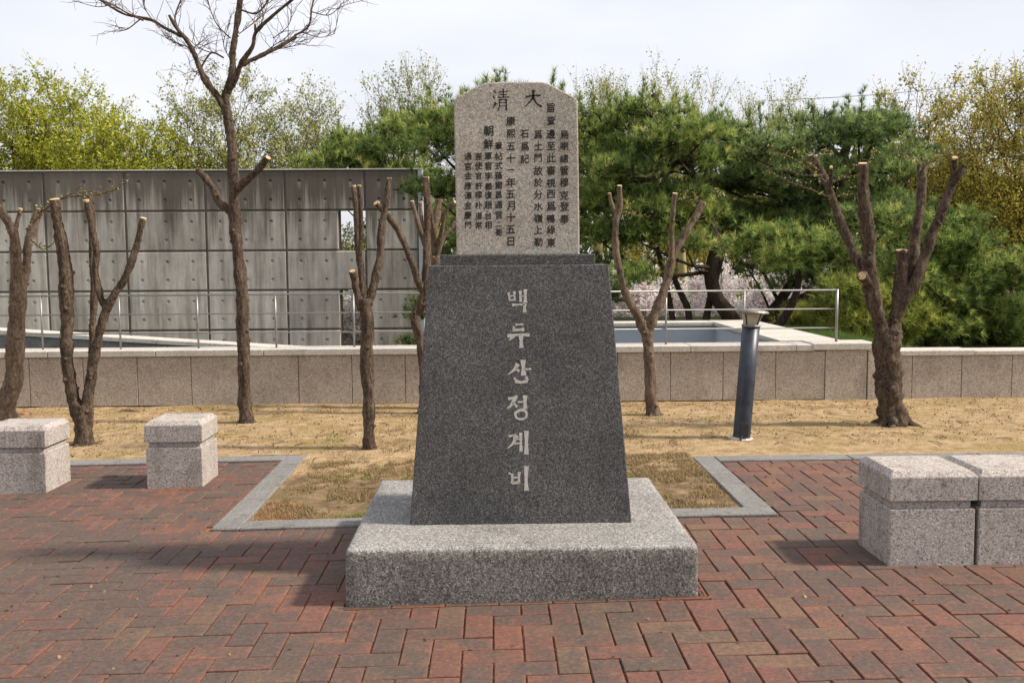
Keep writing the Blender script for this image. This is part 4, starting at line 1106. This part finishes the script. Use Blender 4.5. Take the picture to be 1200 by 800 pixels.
small_pine('low green pine behind the end of the railing', 15.2, (960, 400), fill(940, 990, 372, 402, 24, 14, 15), 'pinelight', [(958, 400, 4), (960, 380, 3), (966, 365, 2)])
small_pine('light pine bough hanging in front of the blossom', 14.8, (910, 395), [(880, 288, 26), (905, 278, 30), (935, 286, 28), (960, 290, 26), (985, 300, 22), (920, 300, 22), (945, 304, 20)], 'pine', [(905, 392, 6), (925, 362, 5.5), (936, 330, 4), (930, 295, 3)])

def spread_tree(name, label, x0, x1, ytop, ybot, basey, Y, seed, mat, ntips=420, leaf=.05, per=30, twl_=.45, bark='darkbark', group=None, twigr=.006, limb0=.10, up=.35, spread=.07, irreg=.28, keep=1.0):
    """crown given as a lumpy dome of twig ends, joined down to the trunk by repeated clustering"""
    g = np.random.default_rng(seed)
    a, b = P(x0, ytop, Y), P(x1, ybot, Y); cx, cz = (a.x+b.x)/2, b.z+(a.z-b.z)*.38
    rx = (b.x-a.x)/2; ru = a.z-cz; rd = cz-b.z; ry = rx*.75
    base = P((x0+x1)/2+float(g.uniform(-.1, .1))*(x1-x0), basey, Y)
    d = g.normal(size=(ntips, 3)); d /= np.linalg.norm(d, axis=1)[:, None]
    rad = g.random(ntips)**.42
    lump = np.array([1+irreg*mn.noise(Vector((q[0]*2.2+seed, q[1]*2.2, q[2]*2.2)))+irreg*.6*mn.noise(Vector((q[0]*6+seed, q[1]*6, q[2]*6))) for q in d])
    rad = rad*lump
    T = np.stack([cx+d[:, 0]*rx*rad, Y+d[:, 1]*ry*rad, cz+np.where(d[:, 2] > 0, d[:, 2]*ru, d[:, 2]*rd)*rad], 1)
    root = empty(name, base, label, 'tree', group)
    tk, br = MB(), MB(); leaves = []; tones = []
    def seg(p, q, r0, r1, mb_, wob, n=5):
        L = (q-p).length; m1 = p.lerp(q, .33)+Vector(g.normal(0, wob*L, 3))+Vector((0, 0, L*.05)); m2 = p.lerp(q, .68)+Vector(g.normal(0, wob*L, 3))
        S = catmull([p, m1, m2, q], 2); k = len(S)
        mb_.tube(S, [max(twigr, r0+(r1-r0)*i/(k-1)) for i in range(k)], n, cap=False)
    def rec(p, idx, r, lv):
        if len(idx) <= 2:
            for q in idx:
                t = Vector(T[q]); seg(p, t, r, twigr*.9, br, .05, 3)
                tone = g.normal(.5, .17)
                for _ in range(4):
                    e = Vector(g.normal(0, 1, 3)); e.z = abs(e.z)*.7+up; e.normalize(); L = twl_*float(g.uniform(.5, 1.2)); o = (t-p).normalized()
                    e = (e+o*.7).normalized(); u = t+e*L
                    br.tube([t, t+e*L*.5+Vector(g.normal(0, .02, 3)), u], [twigr*.8, twigr*.6, twigr*.35], 3, cap=False)
                    if g.random() < keep:
                        nn = per//4; f = g.random(nn)[:, None]
                        leaves.append(np.array(t)+np.array(u-t)*f+g.normal(0, spread, (nn, 3))); tones.append(np.clip(tone+g.normal(0, .15, nn), 0, 1))
            return
        k = min(len(idx), 6 if lv == 0 else (4 if lv == 1 else 3))
        pts = T[idx]; c = pts[g.choice(len(idx), k, replace=False)]
        for _ in range(4):
            lab = np.argmin(((pts[:, None]-c[None])**2).sum(2), 1)
            for q in range(k):
                if (lab == q).any(): c[q] = pts[lab == q].mean(0)
        for q in range(k):
            sub = [idx[t] for t in range(len(idx)) if lab[t] == q]
            if not sub: continue
            cen = Vector(c[q]); node = p.lerp(cen, .42 if lv == 0 else .55)
            rr = r*max(.28, (len(sub)/len(idx))**.5)
            seg(p, node, rr*1.1, rr*.85, br, .07, 6 if lv < 2 else 4)
            rec(node, sub, rr*.85, lv+1)
    fork = Vector((base.x+(cx-base.x)*.5, Y, base.z+(b.z-base.z)*.9+.2))
    S = catmull([base, base.lerp(fork, .5)+Vector((.1, 0, 0)), fork], 5)
    tk.tube(S, [limb0*1.5-(limb0*.5)*i/(len(S)-1) for i in range(len(S))], 9, .05)
    rec(fork, list(range(ntips)), limb0, 0)
    tk.build('trunk', M[bark], root, True); br.build('branches', M[bark], root, True)
    if leaves: soup('crown', quads(np.concatenate(leaves), leaf), 4, np.concatenate(tones), M[mat], root)
    return root
E1 = 'trees behind the concrete wall'; E2 = 'trees behind the pines'; E3 = 'cherry trees in blossom'
ST = spread_tree
ST('spring_tree', 'dense rounded chartreuse tree above the left end of the concrete wall', -70, 158, 90, 235, 432, 30, 3, 'chartreuse', 640, .050, 44, .55, group=E1)
ST('spring_tree', 'lower chartreuse tree sloping down right above the concrete wall', 60, 246, 138, 260, 438, 27, 11, 'chartreuse', 460, .045, 40, .45, group=E1)
ST('spring_tree', 'airy pale green tree with sky between twigs behind the tall bare tree', 180, 345, 88, 250, 435, 28, 5, 'palegreen', 380, .040, 40, .6, group=E1, twigr=.0055, spread=.06)
ST('spring_tree', 'pale green airy tree between the tall bare tree and the pine', 300, 425, 96, 250, 433, 29, 8, 'palegreen', 300, .040, 40, .6, group=E1, twigr=.0055, spread=.06)
ST('spring_tree', 'pale budding tree poking above the pine left of the stele', 415, 545, 84, 220, 435, 27.5, 14, 'palegreen', 230, .038, 36, .7, group=E2, twigr=.006, up=1.1)
ST('spring_tree', 'low green tree seen through the upper opening in the concrete wall', 385, 470, 262, 330, 436, 28, 19, 'palegreen', 150, .045, 24, .4, group=E1)
ST('spring_tree', 'pale twiggy tree whose shoots fan above the bright pine right of the stele', 720, 860, 92, 220, 435, 27, 21, 'palegreen', 210, .032, 44, .7, bark='paletwig', group=E2, twigr=.006, up=1.3)
ST('spring_tree', 'budding tree with thin pale shoots between the two right pines', 850, 960, 103, 220, 435, 28, 27, 'palegreen', 170, .032, 44, .7, bark='paletwig', group=E2, twigr=.006, up=1.3)
ST('spring_tree', 'pale twiggy tree rising directly right of the stele top', 665, 740, 94, 200, 435, 27, 29, 'palegreen', 120, .032, 40, .7, bark='paletwig', group=E2, twigr=.006, up=1.3)
ST('yellow_tree', 'tall broad yellow-leaved tree with dark trunk at the right edge', 1090, 1290, 76, 330, 455, 20.6, 31, 'olive', 720, .032, 72, .5, group=E2, limb0=.15)
ST('yellow_tree', 'yellow-leaved tree filling the gap left of the tall one at the right edge', 1070, 1190, 125, 330, 440, 24, 91, 'olive', 330, .033, 60, .5, group=E2)
ST('yellow_tree', 'airy yellow-leaved tree behind the limbs of the thick pollarded tree', 1005, 1125, 112, 300, 447, 22, 38, 'olive', 300, .036, 44, .55, group=E2, twigr=.007)
ST('yellow_tree', 'yellow-green tree deep behind the trunks of the bright pine', 715, 960, 215, 340, 418, 30, 44, 'olive', 420, .05, 30, .5, group=E2)
ST('cherry_tree', 'pinkish cherry tree in blossom behind the left part of the court', 695, 815, 318, 425, 436, 24, 51, 'blossom', 300, .045, 60, .3, group=E3, spread=.06)
ST('cherry_tree', 'pinkish cherry tree in blossom behind the bollard lamp', 795, 915, 308, 425, 436, 23.5, 57, 'blossom', 300, .045, 60, .3, group=E3, spread=.06)
ST('cherry_tree', 'pinkish cherry tree in blossom behind the end of the railing', 885, 1010, 314, 425, 436, 24.5, 63, 'blossom', 300, .045, 60, .3, group=E3, spread=.06)
ST('cherry_tree', 'blossoming cherry tree showing through the lower opening in the concrete wall', 380, 460, 348, 425, 432, 25.5, 69, 'blossom', 220, .045, 60, .3, group=E3, spread=.06)
ST('cherry_tree', 'cherry tree in blossom glimpsed behind the yellow trees at right', 1090, 1230, 262, 380, 436, 27, 77, 'blossom', 300, .045, 50, .3, group=E3, spread=.06)

# far wood closing the view
N = 60000
xs_ = rng.uniform(-34, 34, N); ys_ = rng.uniform(36, 46, N)
topz = 4.6+1.0*np.sin(xs_*.5)+.7*np.sin(xs_*1.3+1)+.4*np.sin(xs_*3.1)
topz = np.where(xs_ < -4, topz-2.6, np.where(xs_ < 13, topz+.9, topz))
zz = .2+(topz-.2)*rng.random(N)**.75
clump = .5+.25*np.sin(xs_*2.3+zz*1.7)+.2*np.sin(xs_*5.1-zz*3.3)
far = soup('far_woods', quads(np.stack([xs_, ys_, zz], 1), .17), 4, np.clip(clump*.6+rng.normal(.1, .2, N), 0, 1), M['farwood']); tag(far, kind='stuff')
# green lawn right of the court
N = 14000
C = np.stack([rng.uniform(3.7, 4.7, N), rng.uniform(10.3, 14, N), np.full(N, .38)], 1)
D = np.tile(np.array((0, 0, 1.0)), (N, 1)); lw = soup('lawn_grass', tufts(C, D, 2, .14, .012, .35), 3, rng.random(N*2), M['lawn']); tag(lw, kind='stuff')

# power cable
ca = MB(); A_, B_ = P(900, 118, 40), P(1260, 80, 40); pts = [A_.lerp(B_, t/12)-Vector((0, 0, .25*math.sin(PI*t/12))) for t in range(13)]
ca.tube(pts, [.012]*13, 5); o = ca.build('overhead_cable', M['navy']); tag(o, 'thin dark overhead cable crossing the sky at upper right', 'cable')

# ------------------------------------------------------------------ dry grass and litter
def blades(N, xr, yr, thr, h, seed, frac=.5, mode=0):
    xs_ = rng.uniform(*xr, N*3); ys_ = rng.uniform(*yr, N*3); keep = []
    for i in range(len(xs_)):
        x, y = float(xs_[i]), float(ys_[i])
        q = mn.noise(Vector((x*3.2, y*3.2, seed)))+.6*mn.noise(Vector((x*11, y*11, seed+4)))
        if q > thr+random.uniform(-.12, .12): keep.append((x, y, soilz(x, y), q))
        if len(keep) >= N: break
    K = np.array(keep); n = len(K); C = K[:, :3]
    a = rng.uniform(0, 2*PI, n); lean = rng.uniform(.2, 1.5, n)
    D = np.stack([np.cos(a)*lean, np.sin(a)*lean, np.ones(n)], 1); D /= np.linalg.norm(D, axis=1)[:, None]
    s = np.stack([-np.sin(a), np.cos(a), np.zeros(n)], 1); ln = (h*rng.uniform(.4, 1.2, n))[:, None]; w = .0022
    out = np.empty((n, 3, 3), dtype=np.float32); out[:, 0] = C-s*w; out[:, 1] = C+s*w; out[:, 2] = C+D*ln
    green = np.array([mn.noise(Vector((k[0]*1.9, k[1]*1.9, 9)))+.5*mn.noise(Vector((k[0]*7, k[1]*7, 2))) for k in keep])
    r = np.clip(rng.uniform(.1, .85, n), 0, .88); g = (green > .42) & (rng.random(n) < .75); r[g] = rng.uniform(.92, 1, g.sum())
    return out.reshape(-1, 3), r
v1, r1 = blades(52000, (xL+CW+.01, xR-CW-.01), (yA+CW+.01, 7.1), -.02, .026, 1)
v2, r2 = blades(26000, (-6.5, 6.5), (7.35, 9.7), .16, .024, 5)
v3, r3 = blades(9000, (-1.4, 1.45), (7.0, 8.3), .0, .022, 7)
gr = soup('dry_grass', np.concatenate([v1, v2, v3]), 3, np.concatenate([r1, r2, r3]), M['grass']); tag(gr, kind='stuff')
lt = MB()
for k in range(240):
    x, y = random.uniform(-6, 6), random.choice((random.uniform(7.35, 9.7), random.uniform(7.35, 9.7), random.uniform(5.5, 7.3)))
    if y < 7.35 and not xL+.2 < x < xR-.2: continue
    a = random.uniform(0, PI); L = random.uniform(.03, .16); z = soilz(x, y)+.006
    e = Vector((math.cos(a), math.sin(a), 0))*L; m = Vector((x, y, z+.006))+Vector((random.uniform(-.02, .02), random.uniform(-.02, .02), 0))
    lt.tube([Vector((x, y, z))-e/2, m, Vector((x, y, z))+e/2], [.003, .0035, .002], 4)
o = lt.build('twig_litter', M['twig']); tag(o, kind='stuff')
# fallen leaves and grit: brown bits over the soil, fewer on the bricks
C = []
for k in range(3200):
    if k < 2500: x, y = random.uniform(-6, 6), random.uniform(7.4, 9.7)
    elif k < 2900: x, y = random.uniform(-1.35, 1.4), random.uniform(5.55, 7)
    else: x, y = random.uniform(-4, 4), random.uniform(3, 6.7)
    on = k >= 2900
    if on and (xL-.05 < x < xR+.05 and y > yA-.05 or PX0-.03 < x < PX1+.03 and PY0-.05 < y): continue
    C.append((x, y, (gz(x, y)+.003) if on else soilz(x, y)+.006))
o = soup('leaf_litter', quads(np.array(C), .011), 4, rng.random(len(C)), M['litter']); tag(o, kind='stuff')
# reddish slab stone and pale root by the wall
rk = G(26, 488)
bm = bm_poly([(rk.x-.12, rk.y-.05, rk.z-.02), (rk.x+.11, rk.y-.07, rk.z-.02), (rk.x+.13, rk.y+.08, rk.z-.02), (rk.x-.1, rk.y+.1, rk.z-.02)],
             [(rk.x-.09, rk.y-.03, rk.z+.045), (rk.x+.03, rk.y-.04, rk.z+.05), (rk.x+.1, rk.y+.05, rk.z+.03), (rk.x-.08, rk.y+.07, rk.z+.045)])
bevel(bm, .008); roughen(bm, .006, .04); o = bm_obj('stone', bm, M['rock']); tag(o, 'flat reddish stone lying on sand near the wall at far left', 'stone')
mb = MB(); a, b = G(138, 484), G(170, 485); mb.tube(catmull([a, a.lerp(b, .4)+Vector((0, 0, .03)), b+Vector((0, 0, .004))], 5), [.01, .014, .016, .017, .018, .017, .015, .014, .012, .01, .006], 7, .1)
o = mb.build('fallen_stick', M['palebark'], None, True); tag(o, 'pale bent stick lying on the sand behind the left seats', 'stick')
